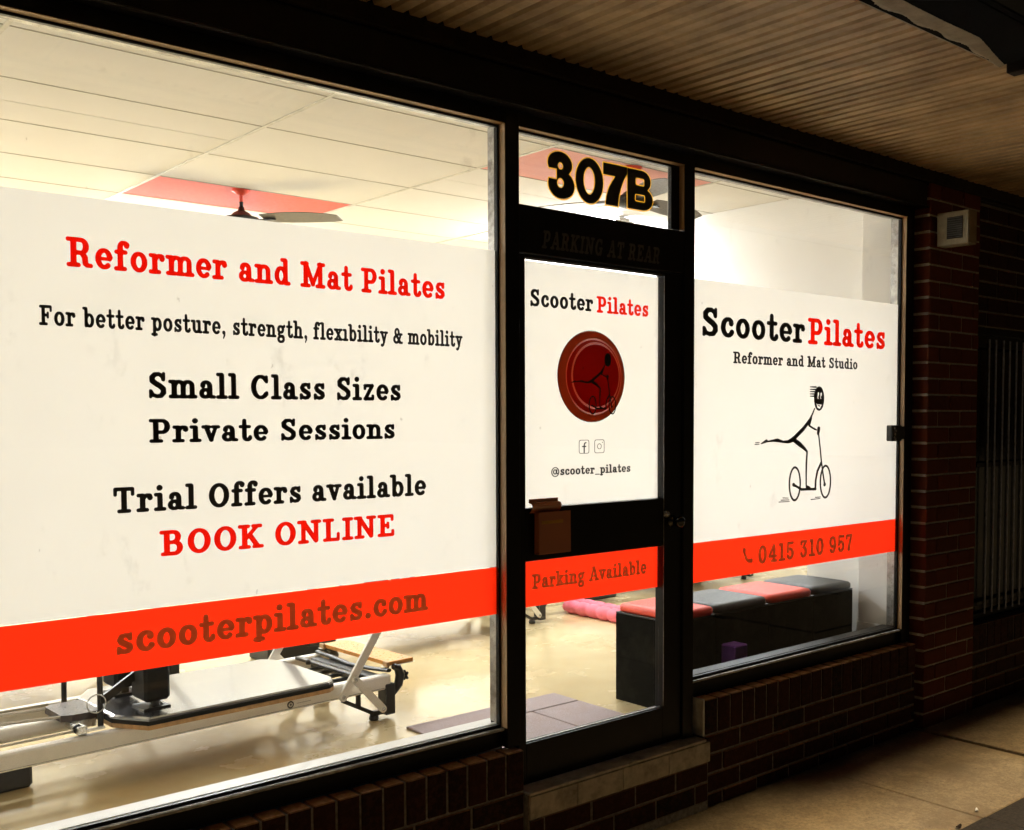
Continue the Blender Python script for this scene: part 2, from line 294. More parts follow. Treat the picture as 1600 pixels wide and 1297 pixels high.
def march(F, xs, ys):
    nx, ny = F.shape; ins = F < 0; F = np.where(F == 0, 1e-6, F); nxt = {}
    def ed(kind, i, j):
        if kind == 0: a, b = F[i, j], F[i + 1, j]; t = a / (a - b); return (xs[i] + t * (xs[i + 1] - xs[i]), ys[j])
        a, b = F[i, j], F[i, j + 1]; t = a / (a - b); return (xs[i], ys[j] + t * (ys[j + 1] - ys[j]))
    cells = ins[:-1, :-1] * 1 + ins[1:, :-1] * 2 + ins[1:, 1:] * 4 + ins[:-1, 1:] * 8
    T = {1: [(3, 0)], 2: [(0, 1)], 3: [(3, 1)], 4: [(1, 2)], 5: [(3, 0), (1, 2)], 6: [(0, 2)], 7: [(3, 2)], 8: [(2, 3)], 9: [(2, 0)],
         10: [(0, 1), (2, 3)], 11: [(2, 1)], 12: [(1, 3)], 13: [(1, 0)], 14: [(0, 3)]}
    for i, j in zip(*np.nonzero((cells > 0) & (cells < 15))):
        E = {0: (0, i, j), 1: (1, i + 1, j), 2: (0, i, j + 1), 3: (1, i, j)}
        for a, b in T[int(cells[i, j])]: nxt[E[a]] = E[b]
    loops = []
    while nxt:
        k0 = next(iter(nxt)); k = k0; lp = []
        while k in nxt:
            lp.append(ed(*k)); k = nxt.pop(k)
        if len(lp) > 5: loops.append(simplify(lp))
    return loops
def simplify(lp, tol=0.22):
    """drop points that lie on the line of their neighbours"""
    out = [lp[0]]
    for a, b in zip(lp[1:], lp[2:] + lp[:1]):
        px, py = out[-1]; ux, uy = b[0] - px, b[1] - py; L = math.hypot(ux, uy) + 1e-9
        if abs((a[0] - px) * uy - (a[1] - py) * ux) / L > tol or L > 16: out.append(a)
    return out
GLYPH = glyphs()
def text_loops(txt, track=3.0):
    x = 0; st = []
    for ch in txt:
        w, g = GLYPH[ch]
        st += [(a + x, b, r, c + x, d_, q) for a, b, r, c, d_, q in g]; x += w + track
    return field_loops(st, .9), x - track
# ---------------------------------------------------------------- palette
M = {}
M['lit_reveal'] = surf('lit_reveal_tan', (.56, .37, .20), .5, 0, .12, 25, .02)  # tan instead of frame bronze: window light on the reveals painted in
M['cap'] = surf('worn_sill_strip', (.74, .72, .66), .5, 0, .5, 22, .1, dirt=(.16, .13, .09))
M['frame'] = surf('dark_bronze_frame', (.008, .0062, .005), .36, .0, .3, 18, .02, .08, spec=.22)
M['alu'] = surf('worn_aluminium', (.46, .45, .43), .36, .85, .35, 30, .05, .15, dirt=(.12, .10, .08))
M['white_paint'] = surf('white_sill_paint', (.80, .79, .76), .45, 0, .06, 9, .02)
M['wall'] = surf('cream_wall', (.84, .83, .80), .6, 0, .03, 3, .02)
M['red_wall'] = surf('red_wall', (.72, .06, .04), .6, 0, .05, 3)
M['ceil'] = surf('ceiling_tile', (.80, .79, .765), .75, 0, .03, 5, .03)
M['ceil_pink'] = surf('glare_paled_ceiling_tile', (.82, .36, .31), .7, 0, .03, 5)  # red tile paled in colour to stand for lamp glare
M['ceil_red'] = surf('red_ceiling_tile', (.78, .13, .09), .7, 0, .03, 5)
M['tbar'] = surf('ceiling_bar', (.70, .68, .60), .5)
M['mortar'] = surf('mortar', (.30, .28, .25), .95, 0, .4, 60, .25, spec=.1)
M['black'] = surf('black_plastic', (.018, .018, .018), .42, 0, .3, 30, .03)
M['blackmetal'] = surf('black_powder_coat', (.020, .020, .019), .38, .2, .25, 40, .05)
M['steel'] = surf('brushed_steel', (.55, .55, .54), .28, 1.0, .12, 40)
M['reformer'] = surf('satin_aluminium_rail', (.84, .81, .75), .32, .0, .06, 18, .01)
M['vinylpad'] = surf('black_upholstery', (.035, .032, .034), .22, 0, .1, 10, .02, .04, spec=.7)
M['wood'] = surf('birch_ply_edge', (.50, .30, .13), .5, 0, .3, 40)
M['orangewood'] = surf('varnished_platform_wood', (.78, .34, .07), .32, 0, .25, 7, .01)
M['rope'] = surf('cream_rope', (.62, .56, .46), .9, 0, .2, 120, .3)
M['redpad'] = surf('red_cushion', (.88, .085, .045), .5, 0, .05, 12, .03)
M['greypad'] = surf('charcoal_cushion', (.045, .048, .045), .5, 0, .15, 30, .08)
M['boxside'] = surf('black_box_carpet', (.0035, .004, .0035), .85, 0, .5, 14, .15, dirt=(.018, .018, .014), spec=.05)
M['purple'] = surf('purple_foam', (.22, .06, .38), .8, 0, .15, 60, .1)
M['blue'] = surf('blue_band', (.02, .06, .35), .6, 0, .2, 30)
M['pink'] = surf('pink_foam', (.70, .14, .20), .6, 0, .12, 30, .1)
M['steptile'] = surf('step_tile', (.50, .475, .40), .5, 0, .22, 25, .05, dirt=(.16, .14, .11))
M['whitetile'] = surf('white_tile', (.82, .81, .76), .45, 0, .12, 22, .03, dirt=(.40, .37, .31))
M['soffitb'] = surf('canopy_beam', (.022, .013, .009), .65, 0, .4, 12, .1, spec=.2)
M['board'] = surf('canopy_board', (.60, .42, .215), .55, 0, .28, 6, .06, dirt=(.32, .215, .105))
nt = M['board'].node_tree; b = nt.nodes['Principled BSDF']; lk = b.inputs['Base Color'].links[0].from_socket; oi = nt.nodes.new('ShaderNodeObjectInfo')
nt.links.new(mixc(nt, 1.0, lk, ramp(nt, oi.outputs['Random'], [(0, (.82, .80, .76)), (.5, (.95, .94, .92)), (1, (1, 1, 1))]), 'MULTIPLY'), b.inputs['Base Color'])
M['boarddark'] = surf('canopy_backing', (.02, .014, .01), .9)
M['torn'] = surf('torn_flashing', (.33, .27, .17), .7, 0, .3, 14, .2)
M['grille'] = surf('security_bar_steel', (.42, .46, .60), .3, .3, .3, 30, .05)
M['darkglass'] = surf('dark_window_glass', (.006, .007, .009), .08, 0, .2, 5, spec=.6)
M['vent'] = surf('vent_housing', (.34, .28, .17), .55, 0, .3, 20, .05)
M['asphalt'] = surf('asphalt', (.055, .052, .048), .9, 0, .4, 90, .5)
M['patch'] = surf('bitumen_patch', (.036, .029, .021), .9, 0, .6, 60, .5)
M['amber'] = film('amber_acrylic', (.32, .09, .04), .35)
m, nt, b = mat('amber_acrylic_gloss'); b.inputs['Base Color'].default_value = (.62, .21, .08, 1); b.inputs['Roughness'].default_value = .12; M['acrylic'] = m
m, nt, b = mat('lamp_diffuser'); b.inputs['Base Color'].default_value = (.8, .8, .8, 1); b.inputs['Emission Color'].default_value = (.93, .955, 1.0, 1); b.inputs['Emission Strength'].default_value = LAMP; M['lamp'] = m
M['glass'] = pane('window_glass')
M['filmwhite'] = film('white_frosted_vinyl', (.745, .735, .715), .86)
M['filmorange'] = film('orange_vinyl', (.96, .026, .004), .88)
M['inkblack'] = surf('black_vinyl', (.010, .010, .012), .5)
M['inkred'] = film('red_vinyl', (1.0, .066, .006), .97)
M['inkband'] = film('stacked_dark_orange_vinyl', (.52, .95, .9), .93)
M['inkgold'] = film('gold_outline_vinyl', (1.0, .72, .14), .8)
M['discred'] = film('deep_red_vinyl', (.36, .008, .004), .84); M['discmid'] = film('brick_red_vinyl', (.40, .035, .015), .84)
M['discrim'] = film('rust_red_vinyl', (.42, .115, .05), .84); M['discline'] = film('salmon_line_vinyl', (.66, .20, .12), .84)
M['faded'] = surf('faded_grey_paint', (.10, .095, .085), .6, 0, .35, 40)
# bricks: dark glazed clinker, each its own tone
m, nt, b = mat('dark_brick'); v = coords(nt); oi = nt.nodes.new('ShaderNodeObjectInfo')
c1 = ramp(nt, oi.outputs['Random'], [(0, (.017, .006, .004)), (.5, (.042, .012, .007)), (1, (.010, .006, .005))])
c2 = mixc(nt, ramp(nt, noise(nt, v, 45, 6, .7), [(.45, (0, 0, 0)), (.75, (1, 1, 1))]), c1, (.075, .026, .016))
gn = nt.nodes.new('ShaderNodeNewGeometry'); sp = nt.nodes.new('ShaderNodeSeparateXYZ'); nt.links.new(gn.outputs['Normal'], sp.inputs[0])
c2 = mixc(nt, ramp(nt, sp.outputs[2], [(.55, (0, 0, 0)), (.9, (1, 1, 1))]), c2, ramp(nt, noise(nt, v, 40, 6, .7), [(.3, (.48, .22, .10)), (.55, (.72, .42, .23)), (.75, (.82, .60, .40))]))  # upward faces coloured lighter, window light on the ledge painted in
nt.links.new(c2, b.inputs['Base Color']); b.inputs['Roughness'].default_value = .62; b.inputs['Specular IOR Level'].default_value = .12; bump(nt, b, noise(nt, v, 160, 5), .35, .004); M['brick'] = m
m, nt, b = mat('red_brick'); v = coords(nt); oi = nt.nodes.new('ShaderNodeObjectInfo')
c1 = ramp(nt, oi.outputs['Random'], [(0, (.11, .026, .012)), (.5, (.17, .038, .016)), (1, (.08, .021, .012))])
c2 = mixc(nt, ramp(nt, noise(nt, v, 50, 6, .7), [(.35, (0, 0, 0)), (.75, (1, 1, 1))]), c1, (.14, .042, .02))
nt.links.new(c2, b.inputs['Base Color']); b.inputs['Roughness'].default_value = .7; b.inputs['Specular IOR Level'].default_value = .15; bump(nt, b, noise(nt, v, 150, 5), .45, .004); M['pierbrick'] = m
# concrete paving: stained, pitted, each slab its own tone
m, nt, b = mat('concrete_slab'); v = coords(nt); oi = nt.nodes.new('ShaderNodeObjectInfo')
c = ramp(nt, noise(nt, v, 3.0, 8, .68), [(.3, (.20, .155, .09)), (.5, (.33, .25, .14)), (.72, (.47, .37, .215))])
c = mixc(nt, .5, c, ramp(nt, noise(nt, v, 60, 6, .8), [(.38, (.07, .05, .03)), (.60, (.50, .40, .25))]))
c = mixc(nt, ramp(nt, noise(nt, v, 9, 8, .75), [(.45, (0, 0, 0)), (.62, (.55, .55, .55))]), c, (.16, .115, .065))
c = mixc(nt, ramp(nt, noise(nt, v, 1.3, 7, .75), [(.50, (0, 0, 0)), (.66, (.85, .85, .85))]), c, (.13, .095, .055))
vo = nt.nodes.new('ShaderNodeTexVoronoi'); vo.inputs['Scale'].default_value = 11; nt.links.new(v, vo.inputs['Vector'])
c = mixc(nt, ramp(nt, vo.outputs['Distance'], [(.035, (.85, .85, .85)), (.07, (0, 0, 0))]), c, (.045, .035, .025))
c = mixc(nt, .18, c, ramp(nt, oi.outputs['Random'], [(0, (.14, .11, .08)), (1, (.55, .45, .3))]))
nt.links.new(c, b.inputs['Base Color']); b.inputs['Roughness'].default_value = .85
bump(nt, b, mixc(nt, .5, noise(nt, v, 30, 8, .75), noise(nt, v, 220, 3)), .8, .012); M['concrete'] = m
# polished studio floor: sealed concrete with cloudy stains and a soft sheen
m, nt, b = mat('sealed_floor'); v = coords(nt)
c = ramp(nt, noise(nt, v, 1.4, 7, .65), [(.3, (.60, .46, .235)), (.5, (.68, .55, .31)), (.72, (.73, .63, .39))])
c = mixc(nt, ramp(nt, noise(nt, v, 3.2, 4, .5), [(.42, (0, 0, 0)), (.85, (.55, .55, .55))]), c, (.50, .36, .17))
c = mixc(nt, ramp(nt, noise(nt, v, 22, 3, .5), [(.62, (0, 0, 0)), (.85, (.18, .18, .18))]), c, (.42, .31, .17))
nt.links.new(c, b.inputs['Base Color']); r_ = ramp(nt, noise(nt, v, 2.6, 5), [(.35, (.16,) * 3), (.7, (.34,) * 3)]); nt.links.new(r_, b.inputs['Roughness']); b.inputs['Coat Weight'].default_value = .5; b.inputs['Coat Roughness'].default_value = .12; M['floor'] = m
m, nt, b = mat('rubber_mat_tile'); v = coords(nt)
c = ramp(nt, noise(nt, v, 260, 2, .5), [(.4, (.24, .175, .17)), (.62, (.38, .30, .30)), (.75, (.62, .56, .56))])
c = mixc(nt, .4, c, ramp(nt, noise(nt, v, 6, 4), [(.3, (.32, .23, .21)), (.7, (.40, .35, .36))])); nt.links.new(c, b.inputs['Base Color']); b.inputs['Roughness'].default_value = .8; M['matt'] = m

# ---------------------------------------------------------------- ground and pavement
GZ = -.20
struct('ground', MB().box(-30, 40, -60, 20, -.60, GZ - .035), M['asphalt'])
pv = tag(MB().box(-4.0, 12.0, -3.6, -.02, GZ - .034, GZ - .02).build('pavement', M['asphalt']), kind='structure')
sx = [-3.2, -2.4, -1.55, -.7, .1, .95, 1.78, 2.60, 3.425, 4.235, 5.17, 6.0, 6.85, 7.7, 8.55, 9.4, 10.2]; sy = [-.03, -.935, -1.80, -2.68, -3.5]
for i in range(len(sx) - 1):
    for j in range(len(sy) - 1):
        if j == 1 and sx[i] > 3.9 and sx[i] < 5: mm = M['patch']
        elif j >= 1: mm = M['patch']
        else: mm = M['concrete']
        s = MB().box(sx[i] + .004, sx[i + 1] - .004, sy[j + 1] + .004, sy[j] - .004, -.03, 0, .004).build('paving_slab', mm, pv)
        s.location = (0, 0, GZ + random.uniform(-.003, .002)); s.rotation_euler = (random.uniform(-.0015, .0015), random.uniform(-.0015, .0015), 0)
tag(MB().box(-30, 40, -3.75, -3.61, -.34, GZ, .01).build('kerb', M['concrete']), kind='structure')
rnd = random.Random(3)
lf = [(3.05, -.36), (3.62, -.78), (4.28, -.88), (4.05, -.92), (4.62, -.42), (3.9, -.35), (2.98, -.95)]
for k, (x, y) in enumerate(lf[:4]):
    lm = MB(); n = 9; a0 = rnd.uniform(0, 6); L = rnd.uniform(.014, .022); Wd = L * .45
    top = [(x + math.cos(a0) * L * math.cos(t) - math.sin(a0) * Wd * math.sin(t), y + math.sin(a0) * L * math.cos(t) + math.cos(a0) * Wd * math.sin(t), GZ + .004 + .004 * math.cos(2 * t)) for t in [2 * math.pi * q / n for q in range(n)]]
    lm.add(top + [(a, b_, c_ - .0025) for a, b_, c_ in top], [tuple(range(n)), tuple(range(2 * n - 1, n - 1, -1))] + [(q, (q + 1) % n, n + (q + 1) % n, n + q) for q in range(n)])
    tag(lm.build('dead_leaf', M['soffitb'] if k != 2 else M['whitetile']), ['small dark dead leaf on the slab nearest the door step', 'dark leaf scrap in the middle of the big front slab', 'pale scrap of paper on the joint between two slabs', 'dark curled leaf at the right edge of the pavement slabs'][k], 'leaf' if k != 2 else 'litter', 'litter on the pavement')

# ---------------------------------------------------------------- brickwork
BR = {}
def brick_mesh(w, d, h, key='brick'):
    k = (round(w, 3), round(d, 3), round(h, 3), key)
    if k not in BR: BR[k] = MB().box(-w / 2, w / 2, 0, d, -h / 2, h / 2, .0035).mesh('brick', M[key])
    return BR[k]
def lay(parent, x0, x1, yf, d, zc, h, off, mod=.24, key='brick', jt=.010):
    """one course from x0 to x1, joints at off + k*mod"""
    k = math.floor((x0 - off) / mod); x = off + k * mod
    while x < x1 - .02:
        a, c = max(x, x0), min(x + mod, x1)
        if c - a > .03:
            put('brick', brick_mesh(c - a - jt, d, h, key), parent, Vector(((a + c) / 2, yf + random.uniform(-.0025, .002), zc)) - parent.location, (0, random.uniform(-.003, .003), random.uniform(-.004, .004)))
        x += mod
def plinth(x0, x1, ref, label):
    t = thing('brick_plinth_wall', ((x0 + x1) / 2, -.04, GZ), label, 'wall', 'low brick walls under the shop windows')
    MB().box(x0 + .002, x1 - .002, -.074, -.012, GZ, .2675).build('mortar', M['mortar'], t)
    k0 = math.ceil((x0 - ref) / .0858 - .01); x = ref + k0 * .0858
    while x + .0858 <= x1 + .004:
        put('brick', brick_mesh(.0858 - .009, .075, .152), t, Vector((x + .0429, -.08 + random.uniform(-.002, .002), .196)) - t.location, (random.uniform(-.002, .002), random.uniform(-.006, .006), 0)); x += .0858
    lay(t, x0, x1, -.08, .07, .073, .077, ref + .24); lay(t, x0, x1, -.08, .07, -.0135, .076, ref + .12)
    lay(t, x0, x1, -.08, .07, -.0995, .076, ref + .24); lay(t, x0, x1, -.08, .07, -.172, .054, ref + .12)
    return t
pl = plinth(.30, 2.421, 2.421, 'low dark brick wall with upright top course under the big left window')
pr = plinth(3.424, 5.137, 3.424, 'low dark brick wall with upright top course under the right window')
MB().box(3.412, 3.4225, -.079, -.003, .116, .278, .002).build('end_tile', M['whitetile'], pr, label='pale tile capping the door end')
MB().box(-2.2, .299, -.078, -.012, GZ, .27).build('mortar', M['mortar'], pl)
# pier
M['pmortar'] = surf('pier_mortar', (.58, .52, .44), .95, 0, .3, 60, .25)
pier = thing('brick_pier', (5.43, -.06, GZ), 'tall red brick pier with pale mortar joints right of the shopfront', 'pillar')
PX0, PX1, PYF = 5.17, 5.715, -.11
MB().box(PX0 + .006, PX1 - .002, PYF + .006, -.005, GZ, 2.70).build('mortar', M['pmortar'], pier)
z = .402 + .0433 - .0866 * 7; row = 0
while z < 2.72:
    hh = .076 if z - .038 > GZ else .04
    if z > GZ - .01: lay(pier, PX0, PX1, PYF, .10, z, .0765, PX0 + (.115 if row % 2 else .235) - .24, .24, 'pierbrick', .0095)
    z += .0866; row += 1
# wall right of the pier, under and above the barred window
wr = thing('side_brick_wall', (6.4, -.05, GZ), 'dark brick wall below and around the barred window at the far right', 'wall')
MB().box(5.716, 7.6, -.094, -.01, GZ, .29).build('mortar', M['mortar'], wr)
x = 5.72
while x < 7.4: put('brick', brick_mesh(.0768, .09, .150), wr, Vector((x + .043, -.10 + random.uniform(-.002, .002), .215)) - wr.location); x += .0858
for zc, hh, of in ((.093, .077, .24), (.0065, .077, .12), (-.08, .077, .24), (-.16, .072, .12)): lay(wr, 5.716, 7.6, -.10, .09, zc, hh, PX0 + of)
MB().box(5.716, 7.6, -.064, -.01, 2.02, 2.72).build('mortar', M['mortar'], wr)
z = 2.06
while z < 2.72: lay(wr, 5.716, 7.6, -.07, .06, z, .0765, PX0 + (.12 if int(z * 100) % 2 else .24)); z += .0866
sw = thing('barred_window', (6.6, -.02, .31), 'dark side window behind vertical steel security bars at the far right', 'window')
MB().box(5.80, 7.5, .02, .03, .34, 2.0).build('window_glass', M['darkglass'], sw)
MB().box(5.72, 5.80, -.03, .05, .30, 2.02, .004).build('window_frame', M['frame'], sw); MB().box(5.80, 7.5, -.03, .05, .30, .335, .004).build('window_sill', M['frame'], sw)
MB().box(5.80, 7.5, -.03, .05, 1.98, 2.02, .004).build('window_head', M['frame'], sw)
bm_ = MB().tube([(0, 0, .33), (0, 0, 1.15), (0, 0, 1.95)], .0062, 8).mesh('bar', M['grille'])
k = 0
while 5.945 + k * .0885 < 7.3: put('bar', bm_, sw, Vector((5.945 + k * .0885, -.052, 0)) - Vector((sw.location.x, sw.location.y, sw.location.z)), (random.uniform(-.003, .003), random.uniform(-.004, .004), 0)); k += 1
for zz in (.36, 1.20, 1.9): MB().box(5.84, 7.35, -.047, -.041, zz, zz + .025).build('cross_rail', M['frame'], sw)
# vent housing on the pier
vt = thing('vent_housing', (5.25, -.22, 2.40), 'small square beige vent box with black louvres high on the brick pier', 'vent')
MB().box(5.212, 5.30, -.305, -.125, 2.40, 2.575, .004).build('housing', M['vent'], vt)
MB().box(5.2095, 5.2115, -.272, -.185, 2.432, 2.545).build('dark_recess', M['boarddark'], vt)
lm_ = MB().box(-.003, .003, -.042, .042, -.0022, .0022).mesh('louvre', M['faded'])
for k in range(10): put('louvre', lm_, vt, Vector((5.2075, -.2285, 2.4385 + k * .0112)) - vt.location, (0, .5, 0))
MB().box(5.24, 5.29, -.124, -.112, 2.42, 2.55).build('wall_bracket', M['frame'], vt)

# ---------------------------------------------------------------- door step
st = thing('door_step', (2.92, -.05, GZ), 'tiled door step with pale glazed top tiles below the glass door', 'step')
MB().box(2.424, 3.409, -.095, .05, GZ, .100).build('step_core', M['mortar'], st)
MB().box(3.409, 3.425, -.095, -.083, GZ, .098).build('step_core', M['mortar'], st)
tx = [2.424, 2.615, 2.812, 2.985, 3.19, 3.408]
for a, c in zip(tx[:-1], tx[1:]): MB().box(a + .0015, c - .0015, -.104, .045, .1005, .1125, .0025).build('top_tile', M['steptile'], st)
fx = [2.424, 2.66, 2.905, 3.17, 3.43]
for a, c in zip(fx[:-1], fx[1:]): MB().box(a + .0015, c - .0015, -.106, -.0955, .012, .0985, .002).build('riser_tile', M['steptile'], st)
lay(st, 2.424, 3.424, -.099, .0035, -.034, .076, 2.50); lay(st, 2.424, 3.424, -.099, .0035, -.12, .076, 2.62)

# ---------------------------------------------------------------- shopfront frame
sf = thing('shopfront_frame', (2.5, 0, .28), 'dark bronze metal framework holding the shop windows and door', 'frame')
F = M['frame']
XL = -.72
def fr(n, *a, mt=None, bev=.002): return MB().box(*a, bev).build(n, mt or F, sf)
for a, c in ((XL, 2.365), (3.386, 5.06)):
    fr('sill_rail', a, c, -.017, .050, .281, .3425); fr('sill_capping', a, c, -.031, -.0145, .3435, .3525, mt=M['cap'], bev=.002)
    fr('glazing_gasket', a, c, -.013, .004, .3512, .364); fr('inner_sill', a, c, .006, .027 if a < 0 else .070, .3512, .3655, mt=M['white_paint'] if a < 0 else F)
fr('mullion', 2.365, 2.428, -.050, .055, .281, 2.60); fr('mullion', 3.321, 3.386, -.043, .055, .116, 2.60); fr('end_jamb', 5.06, 5.135, -.041, .055, .281, 2.60)
for a, c in ((XL, 2.364), (2.429, 3.320), (3.387, 5.059)):
    fr('head_rail', a, c, -.047, -.014, 2.551, 2.60); fr('head_gasket', a, c, -.0135, .006, 2.541, 2.60); fr('inner_head_rail', a, c, .0065, .054, 2.550, 2.60, mt=M['alu'])
for x in (2.3625, 5.0575): fr('jamb_gasket', x - .009, x + .002, -.014, .004, .365, 2.54, bev=0); fr('inner_jamb_face', x - .0008, x + .0018, .0045, .052, .367, 2.549, mt=M['alu'], bev=0)
fr('inner_jamb_face', 3.3177, 3.3204, .0045, .052, 2.29, 2.549, mt=M['alu'], bev=0)
fr('jamb_gasket', 3.3865, 3.402, -.014, .004, .365, 2.54, bev=0); fr('jamb_gasket', 2.4285, 2.443, -.014, .004, 2.285, 2.54, bev=0)
fr('jamb_gasket', 3.258 + .012, 3.3205, -.014, .004, 2.285, 2.54, bev=0)
fr('transom_bar', 2.429, 3.320, -.040, .050, 2.100, 2.274)
fr('fascia_board', -2.4, 5.165, -.098, -.002, 2.602, 2.735, mt=M['frame'], bev=.006); fr('fascia_board', 5.165, 8.5, -.098, -.002, 2.722, 2.735, mt=M['frame'])
fr('trim_board', -2.4, 8.5, -.116, -.004, 2.737, 2.803, mt=M['soffitb'], bev=.003)
MB().tube([(XL - 1, -.104, 2.607), (5.16, -.104, 2.607)], .0055, 8).build('drip_bead', M['frame'], sf)
for x, y0 in ((2.3645, -.0485), (3.3205, -.0415), (5.0595, -.0395)): fr('lit_reveal_face', x - .0022, x - .0002, y0, -.0145, .356 if x != 3.3205 else 2.278, 2.5485, mt=M['lit_reveal'], bev=0)  # added facing strips, their tan paints the window glow on the frame
for a, c in ((XL, 2.362), (2.4295, 3.318), (3.3875, 5.057)): fr('lit_reveal_face', a, c, -.0455, -.0145, 2.5488, 2.5508, mt=M['lit_reveal'], bev=0)
# faded words on the transom bar
def text_obj(name, txt, x0, x1, zb, cap, mt, parent, y=-.0022, track=11.0, slant=0.0, th=.0004, label=None, grow=None):
    lps, wd = text_loops(txt, track); allx = [p[0] for l in lps for p in l]; lo, hi = min(allx), max(allx); sxx = (x1 - x0) / (hi - lo); sz = cap / 100.0
    return loops_obj(name, [[(x0 + (px - lo) * sxx + slant * py * sz, zb + py * sz) for px, py in l] for l in lps], mt, parent, y, th, label)
def loops_obj(name, loops, mt, parent, y, th=.0004, label=None):
    cu = bpy.data.curves.new('outline', 'CURVE'); cu.dimensions = '2D'; cu.fill_mode = 'BOTH'; cu.extrude = th; cu.resolution_u = 1
    off = parent.location.copy(); g = parent.parent
    while g is not None: off += g.location; g = g.parent
    for l in loops:
        sp = cu.splines.new('POLY'); sp.points.add(len(l) - 1); sp.use_cyclic_u = True
        sp.points.foreach_set('co', [c for px, pz in l for c in (px - off.x, pz - off.z, 0, 1)])
    tmp = bpy.data.objects.new('outline', cu); me = bpy.data.meshes.new_from_object(tmp); bpy.data.objects.remove(tmp); bpy.data.curves.remove(cu)
    me.transform(Matrix(((1, 0, 0, 0), (0, 0, -1, y - off.y), (0, 1, 0, 0), (0, 0, 0, 1)))); me.name = name; me.materials.clear(); me.materials.append(mt)
    for p in me.polygons: p.use_smooth = False
    o = bpy.data.objects.new(name, me); COL.objects.link(o); o.parent = parent
    return tag(o, label)
text_obj('faded_lettering', 'PARKING AT REAR', 2.540, 3.170, 2.125, .066, M['faded'], sf, y=-.0408, track=16, slant=.15)

# ---------------------------------------------------------------- glazing with vinyl
def glass(name, x0, x1, z0, z1, parent): return MB().box(x0, x1, -.0095, -.0045, z0, z1).build(name, M['glass'], parent)
def sheet(name, x0, x1, z0, z1, mt, parent, y=0.0): return MB().add([(x0, y, z0), (x1, y, z0), (x1, y, z1), (x0, y, z1)], [(0, 1, 2, 3)]).build(name, mt, parent)
ZB0, ZB1, ZV = .7735, .9475, 2.100
wl = thing('shop_window', (.8, 0, .36), 'big left shop window lettered Reformer and Mat Pilates above an orange web address band', 'window', 'shop windows with white vinyl')
glass('window_glass', XL + .002, 2.354, .360, 2.545, wl)
vf = sheet('white_vinyl', XL + .01, 2.3535, ZB1 + .0015, ZV, M['filmwhite'], wl); bf = sheet('orange_vinyl_band', XL + .01, 2.3535, ZB0, ZB1, M['filmorange'], wl)
T = lambda txt, x0, x1, zb, cap, mt, par, **k: text_obj('lettering', txt, x0, x1, zb, cap, mt, par, **k)
T('Reformer and Mat Pilates', .893, 2.131, 1.9085, .0795, M['inkred'], vf, label='red words Reformer and Mat Pilates')
T('For better posture, strength, flex\u0131bility & mobility', .8215, 2.206, 1.7455, .0535, M['inkblack'], vf, label='black line For better posture, strength, flexibility and mobility')
T('Small Class Sizes', 1.107, 1.948, 1.5535, .0745, M['inkblack'], vf, label='black words Small Class Sizes')
T('Private Sessions', 1.105, 1.923, 1.4255, .068, M['inkblack'], vf, label='black words Private Sessions')
T('Trial Offers available', 1.003, 2.048, 1.2285, .0725, M['inkblack'], vf, label='black words Trial Offers available')
T('BOOK ONLINE', 1.129, 1.918, 1.0965, .0735, M['inkred'], vf, label='red words BOOK ONLINE')
T('scooterpilates.com', 1.003, 2.052, .8275, .082, M['inkband'], bf, label='dark orange web address lettering')
wrr = thing('shop_window', (4.2, 0, .36), 'right shop window with scooter rider drawing and orange phone number band', 'window', 'shop windows with white vinyl')
glass('window_glass', 3.4025, 5.049, .360, 2.545, wrr)
vr = sheet('white_vinyl', 3.403, 5.0485, ZB1 + .0015, ZV - .008, M['filmwhite'], wrr); br_ = sheet('orange_vinyl_band', 3.403, 5.0485, ZB0, ZB1, M['filmorange'], wrr)
T('Scooter', 3.482, 4.224, 1.8505, .124, M['inkblack'], vr, label='large black word Scooter'); T('Pilates', 4.247, 4.922, 1.8495, .124, M['inkred'], vr, label='large red word Pilates')
T('Reformer and Mat Studio', 3.690, 4.670, 1.7375, .052, M['inkblack'], vr, label='small black words Reformer and Mat Studio')
T('0415 310 957', 3.880, 4.641, .8145, .084, M['inkband'], br_, label='dark orange phone number')
PH = [(3.777, .889, 10), (3.7785, .872, 6), (3.790, .850, 6.5), (3.807, .8345, 6.5), (3.828, .836, 10)]
loops_obj('phone_symbol', [[(x / 1000, z_ / 1000) for x, z_ in l] for l in field_loops([(a[0] * 1000, a[1] * 1000, a[2], b2[0] * 1000, b2[1] * 1000, b2[2]) for a, b2 in zip(PH[:-1], PH[1:])], 0, .8)], M['inkband'], br_, -.0022)
